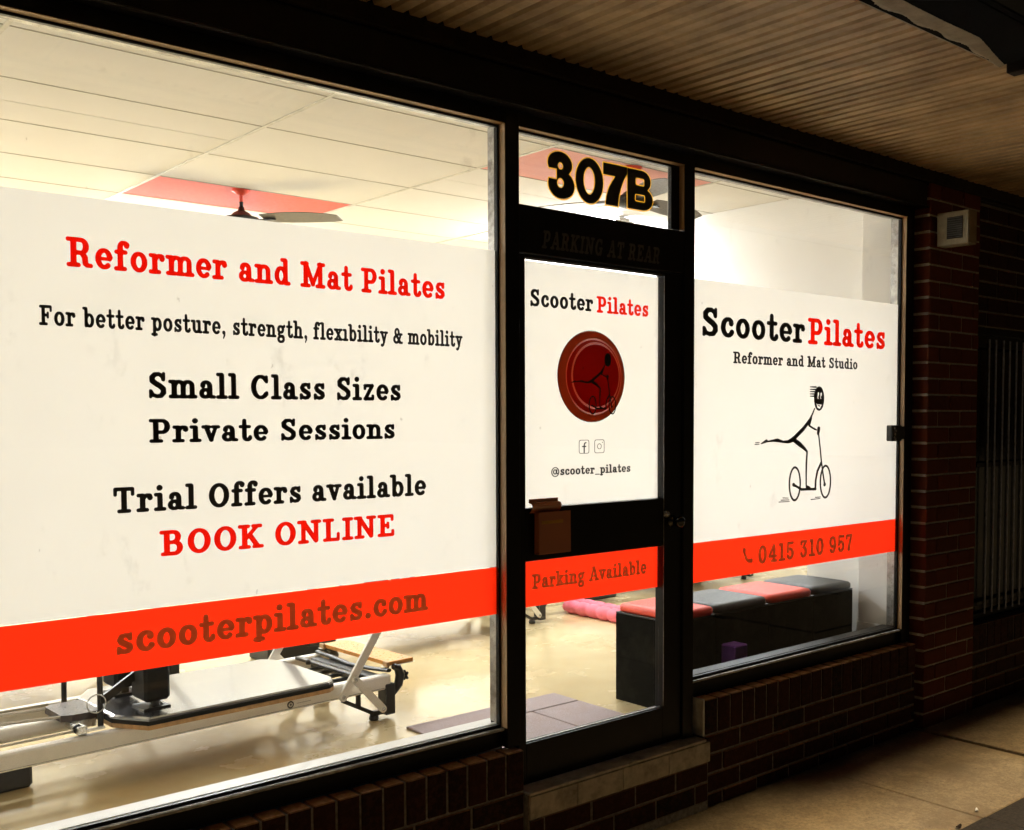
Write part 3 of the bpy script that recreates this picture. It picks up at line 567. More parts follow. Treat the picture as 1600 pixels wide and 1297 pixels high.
# rider on a scooter
FIG = {'spine': [(4.307, 1.537, 3), (4.288, 1.508, 4), (4.269, 1.481, 8), (4.219, 1.44, 9.5), (4.176, 1.414, 10), (4.134, 1.388, 10), (4.108, 1.381, 9)],
 'backleg': [(4.134, 1.387, 9.1), (4.096, 1.378, 6.9), (4.058, 1.379, 4.6), (4.016, 1.387, 8), (3.983, 1.386, 4.6), (3.944, 1.382, 2.6), (3.933, 1.385, 7), (3.914, 1.379, 4.6), (3.894, 1.373, 1.6)],
 'thigh': [(4.134, 1.391, 10), (4.185, 1.367, 11.5), (4.22, 1.348, 8.6), (4.247, 1.33, 5)], 'shin': [(4.249, 1.329, 4.7), (4.244, 1.271, 5.8), (4.243, 1.218, 4.4), (4.244, 1.16, 3.6)],
 'foot': [(4.249, 1.157, 7), (4.272, 1.151, 6)], 'deck': [(4.143, 1.172, 6.4), (4.171, 1.161, 4.6), (4.206, 1.146, 5.5), (4.258, 1.145, 5), (4.321, 1.143, 6)],
 'up': [(4.319, 1.143, 6), (4.322, 1.189, 5.4), (4.335, 1.231, 6), (4.366, 1.27, 7)], 'arm1': [(4.283, 1.490, 3.2), (4.272, 1.466, 4.2), (4.263, 1.455, 4.9)], 'arm2': [(4.262, 1.455, 4), (4.289, 1.444, 4.4), (4.323, 1.433, 3)],
 'hand': [(4.343, 1.438, 11), (4.338, 1.417, 9)], 'stem': [(4.343, 1.407, 3.9), (4.355, 1.348, 3.9), (4.367, 1.278, 3.9), (4.381, 1.218, 4.6), (4.395, 1.167, 4.6)],
 'h1': [(4.142, 1.172, 8), (4.146, 1.171, 8)], 'h2': [(4.395, 1.161, 8), (4.397, 1.163, 8)]}
TICK = {'a': [(4.061, 1.113, 1.2), (4.102, 1.11, .8)], 'b': [(4.046, 1.103, 1.2), (4.109, 1.101, .8)], 'c': [(4.03, 1.095, 1.2), (4.112, 1.093, .8)], 'd': [(4.32, 1.102, 1.2), (4.363, 1.102, .8)], 'e': [(4.284, 1.093, 1.2), (4.359, 1.095, .8)],
 'f': [(3.853, 1.378, 1.2), (3.88, 1.379, .9)], 'g': [(3.848, 1.37, 1.2), (3.879, 1.371, .9)]}
for k, zz in enumerate((1.642, 1.63, 1.619, 1.608, 1.597)): TICK['h%d' % k] = [(4.269, zz, 1.2), (4.318, zz, 3.4)]
def ell(cx, cz_, rx, rz, r, n=36, r2=None):
    o = []
    for k in range(n):
        a, c = 2 * math.pi * k / n, 2 * math.pi * (k + 1) / n; f = lambda t: r + ((r2 or r) - r) * abs(math.sin(t))
        o.append(((cx + rx * math.cos(a)) * 1000, (cz_ + rz * math.sin(a)) * 1000, f(a), (cx + rx * math.cos(c)) * 1000, (cz_ + rz * math.sin(c)) * 1000, f(c)))
    return o
def segs(D): return [(a[0] * 1000, a[1] * 1000, a[2], b2[0] * 1000, b2[1] * 1000, b2[2]) for P in D.values() for a, b2 in zip(P[:-1], P[1:])]
wheels = ell(4.153, 1.176, .043, .079, 4.6, r2=4.4) + ell(4.403, 1.176, .043, .079, 4.8, r2=4.4)
headm = [(x, z_, r, x2, z2, r2) for (x, z_, r, x2, z2, r2) in ell(4.3435, 1.586, .022, .040, 19, 20)] + [(4343, 1560, 22, 4343, 1612, 22)]
face = [(4336, 1590, 7, 4337, 1612, 7), (4359, 1590, 7, 4360, 1610, 7), (4322, 1563, 2, 4333, 1546, 5.5), (4333, 1546, 5.5, 4348, 1541, 6), (4348, 1541, 6, 4364, 1556, 2.5), (4330, 1556, 3, 4360, 1554, 3)]
pup = [(4341, 1590, 3.4, 4342, 1597, 3.4), (4363, 1590, 3.4, 4363.5, 1596, 3.4)]
def figure(parent, name, with_head=True):
    st_ = segs(FIG) + segs(TICK) + wheels + headm
    A_ = np.array(st_); bx0 = (A_[:, [0, 3]].min() - 25, A_[:, [1, 4]].min() - 25, A_[:, [0, 3]].max() + 30, A_[:, [1, 4]].max() + 30)
    return st_, bx0
def stroke_field(st_, xs, ys):
    PX, PY = np.meshgrid(xs, ys, indexing='ij'); Fd = np.full(PX.shape, 1e9)
    for x0, y0, r0, x1, y1, r1 in st_:
        dx, dy = x1 - x0, y1 - y0; L2 = dx * dx + dy * dy + 1e-12; t = np.clip(((PX - x0) * dx + (PY - y0) * dy) / L2, 0, 1)
        Fd = np.minimum(Fd, np.hypot(PX - x0 - t * dx, PY - y0 - t * dy) - (r0 + (r1 - r0) * t))
    return Fd
st_, bb = figure(None, None); xs = np.arange(bb[0], bb[2], 1.7); ys = np.arange(bb[1], bb[3], 1.7)
FF = np.maximum(stroke_field(st_, xs, ys), -np.maximum(stroke_field(face, xs, ys), -stroke_field(pup, xs, ys)))
loops_obj('scooter_rider_drawing', [[(x / 1000, z_ / 1000) for x, z_ in l] for l in march(FF - 1.1, xs, ys)], M['inkblack'], vr, -.0022, label='black stick figure riding a scooter with one leg stretched back')

# transom light with the street number
tw = thing('transom_window', (2.85, 0, 2.28), 'clear fanlight over the door with gold edged black number 307B', 'window')
glass('window_glass', 2.4435, 3.2695, 2.276, 2.5405, tw)
def eS(PX, PY, cx, cz_, rx, rz):
    u, v = (PX - cx) / rx, (PY - cz_) / rz; k0 = np.hypot(u, v) + 1e-6; k1 = np.hypot(u / rx, v / rz) + 1e-9; return k0 * (k0 - 1) / k1
def bS(PX, PY, x0, x1, z0, z1, r=0):
    qx = abs(PX - (x0 + x1) / 2) - (x1 - x0) / 2 + r; qz = abs(PY - (z0 + z1) / 2) - (z1 - z0) / 2 + r
    return np.hypot(np.maximum(qx, 0), np.maximum(qz, 0)) + np.minimum(np.maximum(qx, qz), 0) - r
def pS(PX, PY, P):
    d_ = np.full(PX.shape, 1e9); ins = np.zeros(PX.shape, bool)
    for (x0, y0), (x1, y1) in zip(P, P[1:] + P[:1]):
        dx, dy = x1 - x0, y1 - y0; t = np.clip(((PX - x0) * dx + (PY - y0) * dy) / (dx * dx + dy * dy), 0, 1); d_ = np.minimum(d_, np.hypot(PX - x0 - t * dx, PY - y0 - t * dy))
        if y1 != y0: ins ^= ((PY < y0) != (PY < y1)) & (PX < x0 + (PY - y0) / (y1 - y0) * dx)
    return np.where(ins, -d_, d_)
def n3(X_, Z_):
    so = np.minimum(eS(X_, Z_, 2657, 2456, 61, 46), eS(X_, Z_, 2664, 2379, 66, 53))
    cut = np.minimum.reduce([bS(X_, Z_, 2560, 2641, 2396, 2436, 2), eS(X_, Z_, 2659, 2449, 14, 14), eS(X_, Z_, 2659, 2385, 18, 19), pS(X_, Z_, [(2575, 2424), (2641, 2430), (2641, 2400), (2575, 2404)])]); return np.maximum(so, -cut)
n0 = lambda X_, Z_: np.maximum(eS(X_, Z_, 2809, 2415, 72, 87), -eS(X_, Z_, 2807, 2415, 31, 53))
n7 = lambda X_, Z_: pS(X_, Z_, [(2882, 2498), (3012, 2498), (3013, 2472), (2992, 2440), (2975, 2400), (2966, 2365), (2963, 2336), (2895, 2336), (2900, 2370), (2914, 2405), (2948, 2453), (2882, 2453)])
nB = lambda X_, Z_: np.maximum(np.minimum.reduce([bS(X_, Z_, 3016, 3098, 2338, 2497), eS(X_, Z_, 3096, 2455, 52, 42), eS(X_, Z_, 3101, 2383, 60, 45)]), -np.minimum(bS(X_, Z_, 3061, 3113, 2435, 2466, 8), bS(X_, Z_, 3058, 3117, 2370, 2401, 8)))
for f_, a, c in ((n3, 2578, 2750), (n0, 2720, 2900), (n7, 2865, 3030), (nB, 3000, 3180)):
    xs = np.arange(a, c, 1.3); ys = np.arange(2310, 2520, 1.3); PX, PY = np.meshgrid(xs, ys, indexing='ij'); fd = f_(PX, PY)
    conv = lambda L: [[(x / 1000, z_ / 1000) for x, z_ in l] for l in L]
    num = loops_obj('house_number', conv(march(fd + .2, xs, ys)), M['inkblack'], tw, -.0112, .0006)
    loops_obj('gold_outline', conv(march(np.maximum(fd - 4.4, -(fd - .3)), xs, ys)), M['inkgold'], num, -.0108, .0005)

# ---------------------------------------------------------------- the door
dr = thing('shop_door', (2.88, 0, .116), 'black framed glass door with round red scooter emblem and orange parking strip', 'door')
def dp(n, *a, mt=None, bev=.002, par=None): return MB().box(*a, bev).build(n, mt or F, par or dr)
dp('stile', 2.4305, 2.468, -.032, .014, .118, 2.097); dp('stile', 3.2075, 3.318, -.032, .014, .118, 2.097)
dp('top_rail', 2.4685, 3.207, -.032, .014, 2.086, 2.097); dp('middle_rail', 2.4685, 3.207, -.032, .014, .959, 1.157); dp('bottom_rail', 2.4685, 3.207, -.032, .014, .118, .272)
dp('glazing_bead', 2.469, 3.2065, -.018, -.012, .2725, .2765, mt=M['alu'], bev=0); dp('glazing_bead', 3.2085, 3.211, -.0335, -.0322, .28, 2.08, mt=M['alu'], bev=0)
dp('glazing_bead', 2.469, 3.2065, -.024, -.020, 2.0795, 2.0855, mt=M['alu'], bev=0)
glass('window_glass', 2.4685, 3.207, 1.157, 2.079, dr); glass('window_glass', 2.4685, 3.207, .277, .959, dr)
vd = sheet('white_vinyl', 2.469, 3.2065, 1.158, 2.0785, M['filmwhite'], dr); bd = sheet('orange_vinyl_strip', 2.469, 3.2065, .781, .9535, M['filmorange'], dr)
T('Scooter', 2.517, 2.836, 1.912, .064, M['inkblack'], vd, label='black word Scooter'); T('Pilates', 2.855, 3.146, 1.910, .064, M['inkred'], vd, label='red word Pilates')
T('@scooter_pilates', 2.618, 3.043, 1.2735, .033, M['inkblack'], vd, label='small black account name')
T('Parking Available', 2.521, 3.138, .8465, .056, M['inkband'], bd, label='dark orange words Parking Available')
def disc(cx, cz_, r, n=56): return [(cx + r * math.cos(2 * math.pi * k / n), cz_ + r * math.sin(2 * math.pi * k / n)) for k in range(n)]
DC = (2.8295, 1.6565)
emb = loops_obj('round_emblem', [disc(*DC, .1775), disc(DC[0] + .012, DC[1], .150)], M['discrim'], vd, -.0022, .0003, label='round red emblem with a scooter rider')
loops_obj('emblem_ring', [disc(DC[0] + .012, DC[1], .1495), disc(DC[0] + .012, DC[1], .1455)], M['discline'], vd, -.0022, .0003)
loops_obj('emblem_ring', [disc(DC[0] + .012, DC[1], .145), disc(DC[0] + .022, DC[1] + .004, .131)], M['discmid'], vd, -.0022, .0003)
loops_obj('emblem_ring', [disc(DC[0] + .022, DC[1] + .004, .1305), disc(DC[0] + .0235, DC[1] + .004, .1245)], M['discline'], vd, -.0022, .0003)
loops_obj('emblem_centre', [disc(DC[0] + .0235, DC[1] + .004, .124)], M['discred'], vd, -.0022, .0003)
loops_obj('emblem_edge', [disc(*DC, .1800), disc(*DC, .1778)], M['inkblack'], vd, -.0022, .0004)
st_ = segs(FIG) + wheels + headm; A_ = np.array(st_); xs = np.arange(A_[:, [0, 3]].min() - 30, A_[:, [0, 3]].max() + 30, 2.2); ys = np.arange(A_[:, [1, 4]].min() - 30, A_[:, [1, 4]].max() + 30, 2.2)
loops_obj('emblem_rider', [[(2.832 + (x / 1000 - 4.152) * .43, 1.545 + (z_ / 1000 - 1.177) * .44) for x, z_ in l] for l in march(stroke_field(st_, xs, ys) - 1.5, xs, ys)], M['inkblack'], vd, -.0034, .0003)
def rsq(cx, cz_, hw, hh, r, n=6):
    o = []
    for sx_, sz_, a0 in ((1, 1, 0), (-1, 1, 90), (-1, -1, 180), (1, -1, 270)):
        for k in range(n + 1): a = math.radians(a0 + 90 * k / n); o.append((cx + sx_ * (hw - r) + r * math.cos(a), cz_ + sz_ * (hh - r) + r * math.sin(a)))
    return o
for cx in (2.7875, 2.870): sq = loops_obj('social_icon', [rsq(cx, 1.381, .027, .027, .009), rsq(cx, 1.381, .0247, .0247, .0075)] + ([disc(cx, 1.381, .0115, 24), disc(cx, 1.381, .0092, 24), disc(cx + .0165, 1.3965, .0022, 10)] if cx > 2.8 else []), M['inkblack'], vd, -.0022)
fst = [(2788, 1358, 3, 2788, 1388, 3), (2788, 1388, 3, 2791, 1395, 2.8), (2791, 1395, 2.8, 2798, 1397, 2.6), (2779, 1382, 2.4, 2797, 1382, 2.4)]
loops_obj('social_icon', [[(x / 1000, z_ / 1000) for x, z_ in l] for l in field_loops(fst, 0, .6, 3)], M['inkblack'], vd, -.0022)
M['darkchrome'] = surf('dark_chrome', (.10, .095, .08), .12, 1.0, .1, 40, 0, .05)
kn = MB().lathe([(.026, 0), (.026, .004), (.012, .008), (.011, .026), (.019, .032), (.0245, .042), (.024, .052), (.017, .058), (.004, .060)], (0, 0, 0), 'y', 24)
ko = bpy.data.objects.new('door_knob', kn.mesh('door_knob', M['darkchrome'])); COL.objects.link(ko); ko.parent = dr; ko.location = Vector((3.262, -.032, 1.058)) - dr.location; ko.scale = (1, -1, 1)
ky = bpy.data.objects.new('keyhole_plate', MB().lathe([(.016, 0), (.016, .004), (.011, .010), (.010, .014)], (0, 0, 0), 'y', 18).mesh('keyhole_plate', M['steel'])); COL.objects.link(ky); ky.parent = dr; ky.location = Vector((3.225, -.032, 1.092)) - dr.location; ky.scale = (1, -1, 1)
# amber leaflet holder on the middle rail
bh = thing('leaflet_holder', (2.58, -.04, .985), 'amber brown acrylic leaflet holder hooked over the middle rail of the door', 'leaflet holder')
prof = [(-.0335, 1.192), (-.0335, 1.178), (-.048, 1.176), (-.056, 1.166), (-.048, 1.150), (-.036, 1.140), (-.0345, 1.05), (-.0345, .988), (-.0365, .985), (-.060, .985), (-.062, .988), (-.060, 1.142)]
hb = MB(); th = .0022
for (ya, za), (yb, zb_) in zip(prof[:-1], prof[1:]):
    L = math.hypot(yb - ya, zb_ - za); nx_, nz_ = -(zb_ - za) / L * th / 2, (yb - ya) / L * th / 2
    hb.prism([(ya + nx_, za + nz_), (yb + nx_, zb_ + nz_), (yb - nx_, zb_ - nz_), (ya - nx_, za - nz_)], 2.508 if za < 1.145 else 2.482, 2.664 if za < 1.145 else 2.624, 'x')
hb.build('holder_body', M['acrylic'], bh)
MB().box(2.5065, 2.5095, -.060, -.037, .99, 1.14).build('side_panel', M['acrylic'], bh); MB().box(2.6625, 2.6655, -.060, -.037, .99, 1.14).build('side_panel', M['acrylic'], bh)
MB().box(2.515, 2.655, -.052, -.044, .992, 1.120).build('leaflet', surf('leaflet_paper', (.45, .07, .035), .5), bh)
MB().box(2.520, 2.625, -.0628, -.0618, 1.098, 1.110).build('leaflet_stripe', surf('leaflet_gold', (.75, .38, .04), .5), bh)
# intercom box on the end jamb
ib = thing('keypad_box', (4.98, -.03, 1.37), 'small black lock box with buttons clamped to the right window jamb', 'lock box')
MB().box(4.925, 5.02, -.052, -.0135, 1.368, 1.452, .005).build('casing', M['black'], ib); MB().box(5.0205, 5.058, -.040, -.016, 1.378, 1.445).build('mounting_clip', M['black'], ib)
bt = MB().lathe([(.0055, 0), (.0055, .003), (.003, .0045)], (0, 0, 0), 'y', 10).mesh('button', M['steel'])
for zz, xx in ((1.437, 4.945), (1.424, 4.957), (1.388, 4.943), (1.380, 4.953), (1.405, 4.95)): put('button', bt, ib, Vector((xx, -.0515, zz)) - ib.location, None, (1, -1, 1))
# ---------------------------------------------------------------- canopy over the pavement
M['fascia'] = surf('black_fascia_paint', (.006, .006, .006), .9, 0, .2, 20, spec=.05)
cp = thing('street_canopy', (3, -.9, 2.8), 'brown boarded canopy soffit over the pavement with a torn outer edge', 'canopy')
ZS = 2.80; x = -3.6; bk = {}
SEAM = 4.722
while x < 9.4:
    wd = .0672; far = -1.15 if x < 3.80 else -1.58; key = round(far, 2)
    if far == -1.15: far += random.uniform(-.012, .012)
    L = -.115 - far; k2 = round(L, 2 if far > -1.2 else 3)
    if k2 not in bk: bk[k2] = MB().prism([(-wd / 2 + .0075, .009), (-wd / 2 + .0135, -.0075), (wd / 2 - .0135, -.0075), (wd / 2 - .0075, .009), (wd / 2 - .0065, .013), (-wd / 2 + .0065, .013)], -L, 0, 'y').mesh('soffit_board', M['board'])
    gap = .010 if abs(x - SEAM) < wd / 2 else 0
    put('soffit_board', bk[k2], cp, Vector((x + wd / 2 + gap, -.115, ZS + .0065 + random.uniform(-.0012, .0012))) - cp.location, (random.uniform(-.0012, .0012), random.uniform(-.02, .02), 0)); x += wd
MB().box(-3.7, 3.795, -1.42, .058, ZS + .021, ZS + .05).box(3.795, 9.5, -1.59, .058, ZS + .021, ZS + .05).build('backing_sheet', M['boarddark'], cp)
MB().box(-3.7, 3.795, -1.42, -1.168, ZS - .014, ZS + .019, .004).build('edge_beam', M['fascia'], cp)
# ragged flashing strip along the torn edge
rg = random.Random(11); n = 900; top = []; vs = []; fs = []
for i in range(n + 1):
    xx = -3.6 + (3.79 + 3.6) * i / n; lo_ = .003 * math.sin(xx * 3.3) + .0015 * math.sin(xx * 11.1 + 1); j = rg.uniform(-.0012, .0012); o1 = -1.152 + j + (rg.uniform(-.002, .009) if rg.random() < .12 else 0); wdt = .115 * min(1, (3.90 - xx) / .5 + .12)
    o2 = -1.152 - max(.012, wdt + lo_) + rg.uniform(-.001, .001); dz = .002 * math.sin(xx * 31) + rg.uniform(-.0002, .0002)
    vs += [(xx, o1, ZS - .004 + dz), (xx, (o1 + o2) / 2, ZS - .0185 + dz), (xx, o2, ZS - .0165), (xx, o2 + .002, ZS - .0145), (xx, (o1 + o2) / 2, ZS - .0165 + dz), (xx, o1 + .001, ZS - .001 + dz)]
for i in range(n):
    for k in range(6): a = i * 6 + k; b2 = i * 6 + (k + 1) % 6; fs.append((a, b2, b2 + 6, a + 6))
MB().add(vs, fs).build('torn_flashing', M['torn'], cp)
MB().box(-3.7, 3.795, -1.45, -1.421, ZS - .016, ZS + .42, .004).build('street_side_fascia', M['fascia'], cp)
MB().box(3.796, 9.5, -1.62, -1.591, ZS - .03, ZS + .42, .004).build('street_side_fascia', M['fascia'], cp)
MB().box(3.80, 3.86, -1.30, -1.19, ZS - .045, ZS - .001, .004).build('bracket', M['soffitb'], cp)
# building above the canopy and walls that close the shop
up = thing('shop_building', (3, 4, 2.8), 'dark upper storey wall of the shop building above the canopy', 'building')
MB().box(-8, 14, .06, .30, 2.86, 7.0).build('upper_wall', M['soffitb'], up); MB().box(-8, -.90, -.07, .2, GZ, 2.86).build('neighbour_wall', M['soffitb'], up); MB().box(7.6, 14, -.07, .2, GZ, 2.86).build('neighbour_wall', M['soffitb'], up)
MB().box(5.72, 7.6, .06, .2, GZ, 2.86).build('side_core_wall', M['soffitb'], up)
# ---------------------------------------------------------------- the studio room
ZF, ZC = .08, 2.805
struct('studio_floor', MB().box(-1.0, 9.5, .06, 9.0, -.1, ZF), M['floor'])
struct('left_wall', MB().box(-.95, -.78, .06, 9.0, ZF, ZC + .1), M['wall']); struct('back_wall', MB().box(-.95, 9.5, 8.9, 9.1, ZF, ZC + .1), M['wall'])
struct('right_wall', MB().box(5.232, 5.35, .058, .70, ZF, ZC + .1).box(5.232, 5.35, .70, 3.6, 2.12, ZC + .1).box(5.232, 5.35, 3.6, 9, ZF, ZC + .1), M['wall'])
struct('side_room_wall', MB().box(9.3, 9.5, .3, 9.0, ZF, ZC + .1).box(5.35, 9.4, .3, .45, ZF, ZC + .1), M['wall'])
struct('front_upstand', MB().box(XL - .2, 2.42, .056, .12, -.1, .350).box(XL - .2, 5.23, .0555, .12, 2.602, 2.9), M['white_paint'])
tag(MB().box(3.33, 5.23, .056, .12, -.1, .349).build('front_upstand', M['frame']), kind='structure')
pil = thing('white_pilaster', (5.16, .15, ZF), 'white boxed column inside the right end of the right window', 'column')
MB().box(5.105, 5.231, .060, .262, .353, ZC, .002).build('column_casing', M['wall'], pil); MB().box(5.098, 5.231, .122, .268, ZF, .352, .003).build('column_base', M['wall'], pil)
ce = tag(MB().box(-.95, 9.5, .06, 9.0, ZC + .006, ZC + .05).build('ceiling', M['ceil']), kind='structure')
gx = [-.22, .972, 2.165, 3.358, 4.551, 5.232]; gy = [.12, .86, 1.455, 2.10, 2.74, 3.335, 3.94, 4.55, 5.15, 5.76, 6.4]
redt = {(3, 1), (2, 4), (0, 8)}; tm = {}
for i in range(5):
    for j in range(10):
        a, c, e, g = gx[i] + .008, gx[i + 1] - .008, gy[j] + .005, gy[j + 1] - .005
        parts = [(e, g)]
        if i in (0, 1, 3, 4) and j == 2: parts = [(e, e + .325), (e + .331, g)]
        for e_, g_ in parts:
            t = MB().box(a, c, e_, g_, ZC - .002, ZC + .004, .0015).build('ceiling_tile', (M['ceil_pink'] if i == 3 else M['ceil_red']) if (i, j) in redt else M['ceil'], ce)
            if (i, j) in redt: tag(t, 'red ceiling tile')
for x in gx[:-1]: MB().box(x - .0085, x + .0085, .12, 6.4, ZC - .006, ZC + .005, .001).build('ceiling_bar', M['tbar'], ce)
for y in gy[1:]: MB().box(-.7, 5.23, y - .0035, y + .0035, ZC - .0035, ZC + .0045, .001).build('ceiling_bar', surf('shadow_gap', (.42, .40, .34), .6) if y == gy[1] else bpy.data.materials['shadow_gap'], ce)
def batten(x, y, label, rz=0):
    t = thing('ceiling_light', (x, y, ZC), label, 'ceiling light', 'fluorescent battens on the studio ceiling', rz)
    MB().box(-.62, .62, -.05, .05, -.030, -.012, .004).build('light_body', M['white_paint'], t, True)
    MB().prism([(.5 * .15 * math.cos(a), -.032 - .055 * math.sin(a)) for a in [math.pi * k / 8 for k in range(9)]], -.60, .60, 'x').build('diffuser', M['lamp'], t, True)
    for s_ in (-1, 1): MB().box(s_ * .60, s_ * .622, -.078, .078, -.092, -.030, .004).build('end_cap', M['white_paint'], t, True)
    for s_ in (-.4, .4): MB().box(s_ - .02, s_ + .02, -.02, .02, -.012, -.0025).build('ceiling_clip', M['white_paint'], t, True)
batten(4.86, 2.50, 'ceiling light nearest the right wall, above the waiting boxes', rad(90)); batten(2.9, 4.25, 'ceiling light behind the left window, nearest its right side'); batten(.75, 4.25, 'ceiling light behind the left window, at its left end')
batten(4.0, 6.0, 'rear ceiling light on the right'); batten(1.6, 6.0, 'rear ceiling light on the left'); batten(7.4, 3.0, 'ceiling light in the side room')
# ceiling fans
M['blade'] = surf('grey_fan_blade', (.13, .12, .105), .45, 0, .1, 10)
def fan_tree(x, y, rz, label, RL=.62):
    t = thing('ceiling_fan', (x, y, ZC), label, 'ceiling fan', 'ceiling fans under red tiles', rz)
    MB().lathe([(.052, -.003), (.052, -.010), (.018, -.034)], n=18).build('canopy_cup', M['redpad'], t, True)
    MB().tube([(0, 0, -.03), (0, 0, -.070)], .0105, 10).build('down_rod', M['redpad'], t, True); MB().tube([(0, 0, -.0702), (0, 0, -.104)], .0118, 10).build('rod_coupling', M['blackmetal'], t, True)
    MB().lathe([(.016, -.100), (.019, -.120), (.045, -.134), (.062, -.152), (.095, -.160), (.100, -.172), (.096, -.194), (.06, -.208), (.03, -.214)], n=28).build('motor', M['blackmetal'], t, True)
    for k in range(3):
        a = 2 * math.pi * k / 3; b_ = MB(); n = 8; vs = []
        for i in range(n + 1):
            r = .14 + (RL - .14) * i / n; hw = .052 + .020 * math.sin(math.pi * min(1, i / n * 1.1)) - (.014 if i == n else 0); tl = .22
            for s_, q in ((-1, 0), (1, 0), (1, 1), (-1, 1)):
                yy = s_ * hw; zz = -.172 - s_ * hw * math.sin(tl) + (.004 if q else 0) - .02 * (i / n) ** 2; vs.append((r * math.cos(a) - yy * math.sin(a), r * math.sin(a) + yy * math.cos(a), zz))
        fs = [(0, 1, 2, 3), tuple(n * 4 + q for q in (3, 2, 1, 0))]
        for i in range(n):
            for q in range(4): fs.append((i * 4 + q, i * 4 + (q + 1) % 4, (i + 1) * 4 + (q + 1) % 4, (i + 1) * 4 + q))
        bl = b_.add(vs, fs).build('blade', M['blade'], t, True)
        MB().bar((.085 * math.cos(a), .085 * math.sin(a), -.180), (.20 * math.cos(a), .20 * math.sin(a), -.180), .035, .005, (0, 0, 1)).build('blade_arm', M['blackmetal'], bl, True)
    return t
fan_tree(2.66, 2.79, rad(-56), 'black ceiling fan seen over the white vinyl of the left window'); fan_tree(3.95, .90, rad(-115), 'black ceiling fan hanging behind the street number over the door', .56)

# ---------------------------------------------------------------- entrance mat
mt_ = thing('entrance_mat', (3, .7, ZF), 'speckled mauve grey rubber floor tiles laid inside the door', 'mat')
MB().box(2.30, 2.575, .30, .745, ZF + .001, ZF + .006).build('mat_border', M['matt'], mt_)
for a, c, e, g in ((2.58, 3.50, .80, 1.02), (2.25, 3.185, .30, .795), (3.19, 3.50, .30, .795)): pass
MT = [(2.585, 3.475, .795, .985), (3.175, 3.475, .14, .790), (2.58, 3.170, .14, .790)]
for a, c, e, g in MT: MB().box(a + .002, c - .002, e + .002, g - .002, ZF + .001, ZF + .011, .003).build('mat_tile', M['matt'], mt_)
M['brownpad'] = surf('dark_brown_pad', (.055, .038, .034), .35, 0, .1, 10)
M['softblack'] = surf('matt_black_foam', (.012, .012, .012), .7, 0, .3, 30, .05, spec=.25)
bn = M['vinylpad'].node_tree.nodes['Principled BSDF']; bn.inputs['Coat Weight'].default_value = 1.0; bn.inputs['Coat Roughness'].default_value = .10; bn.inputs['Coat IOR'].default_value = 1.9
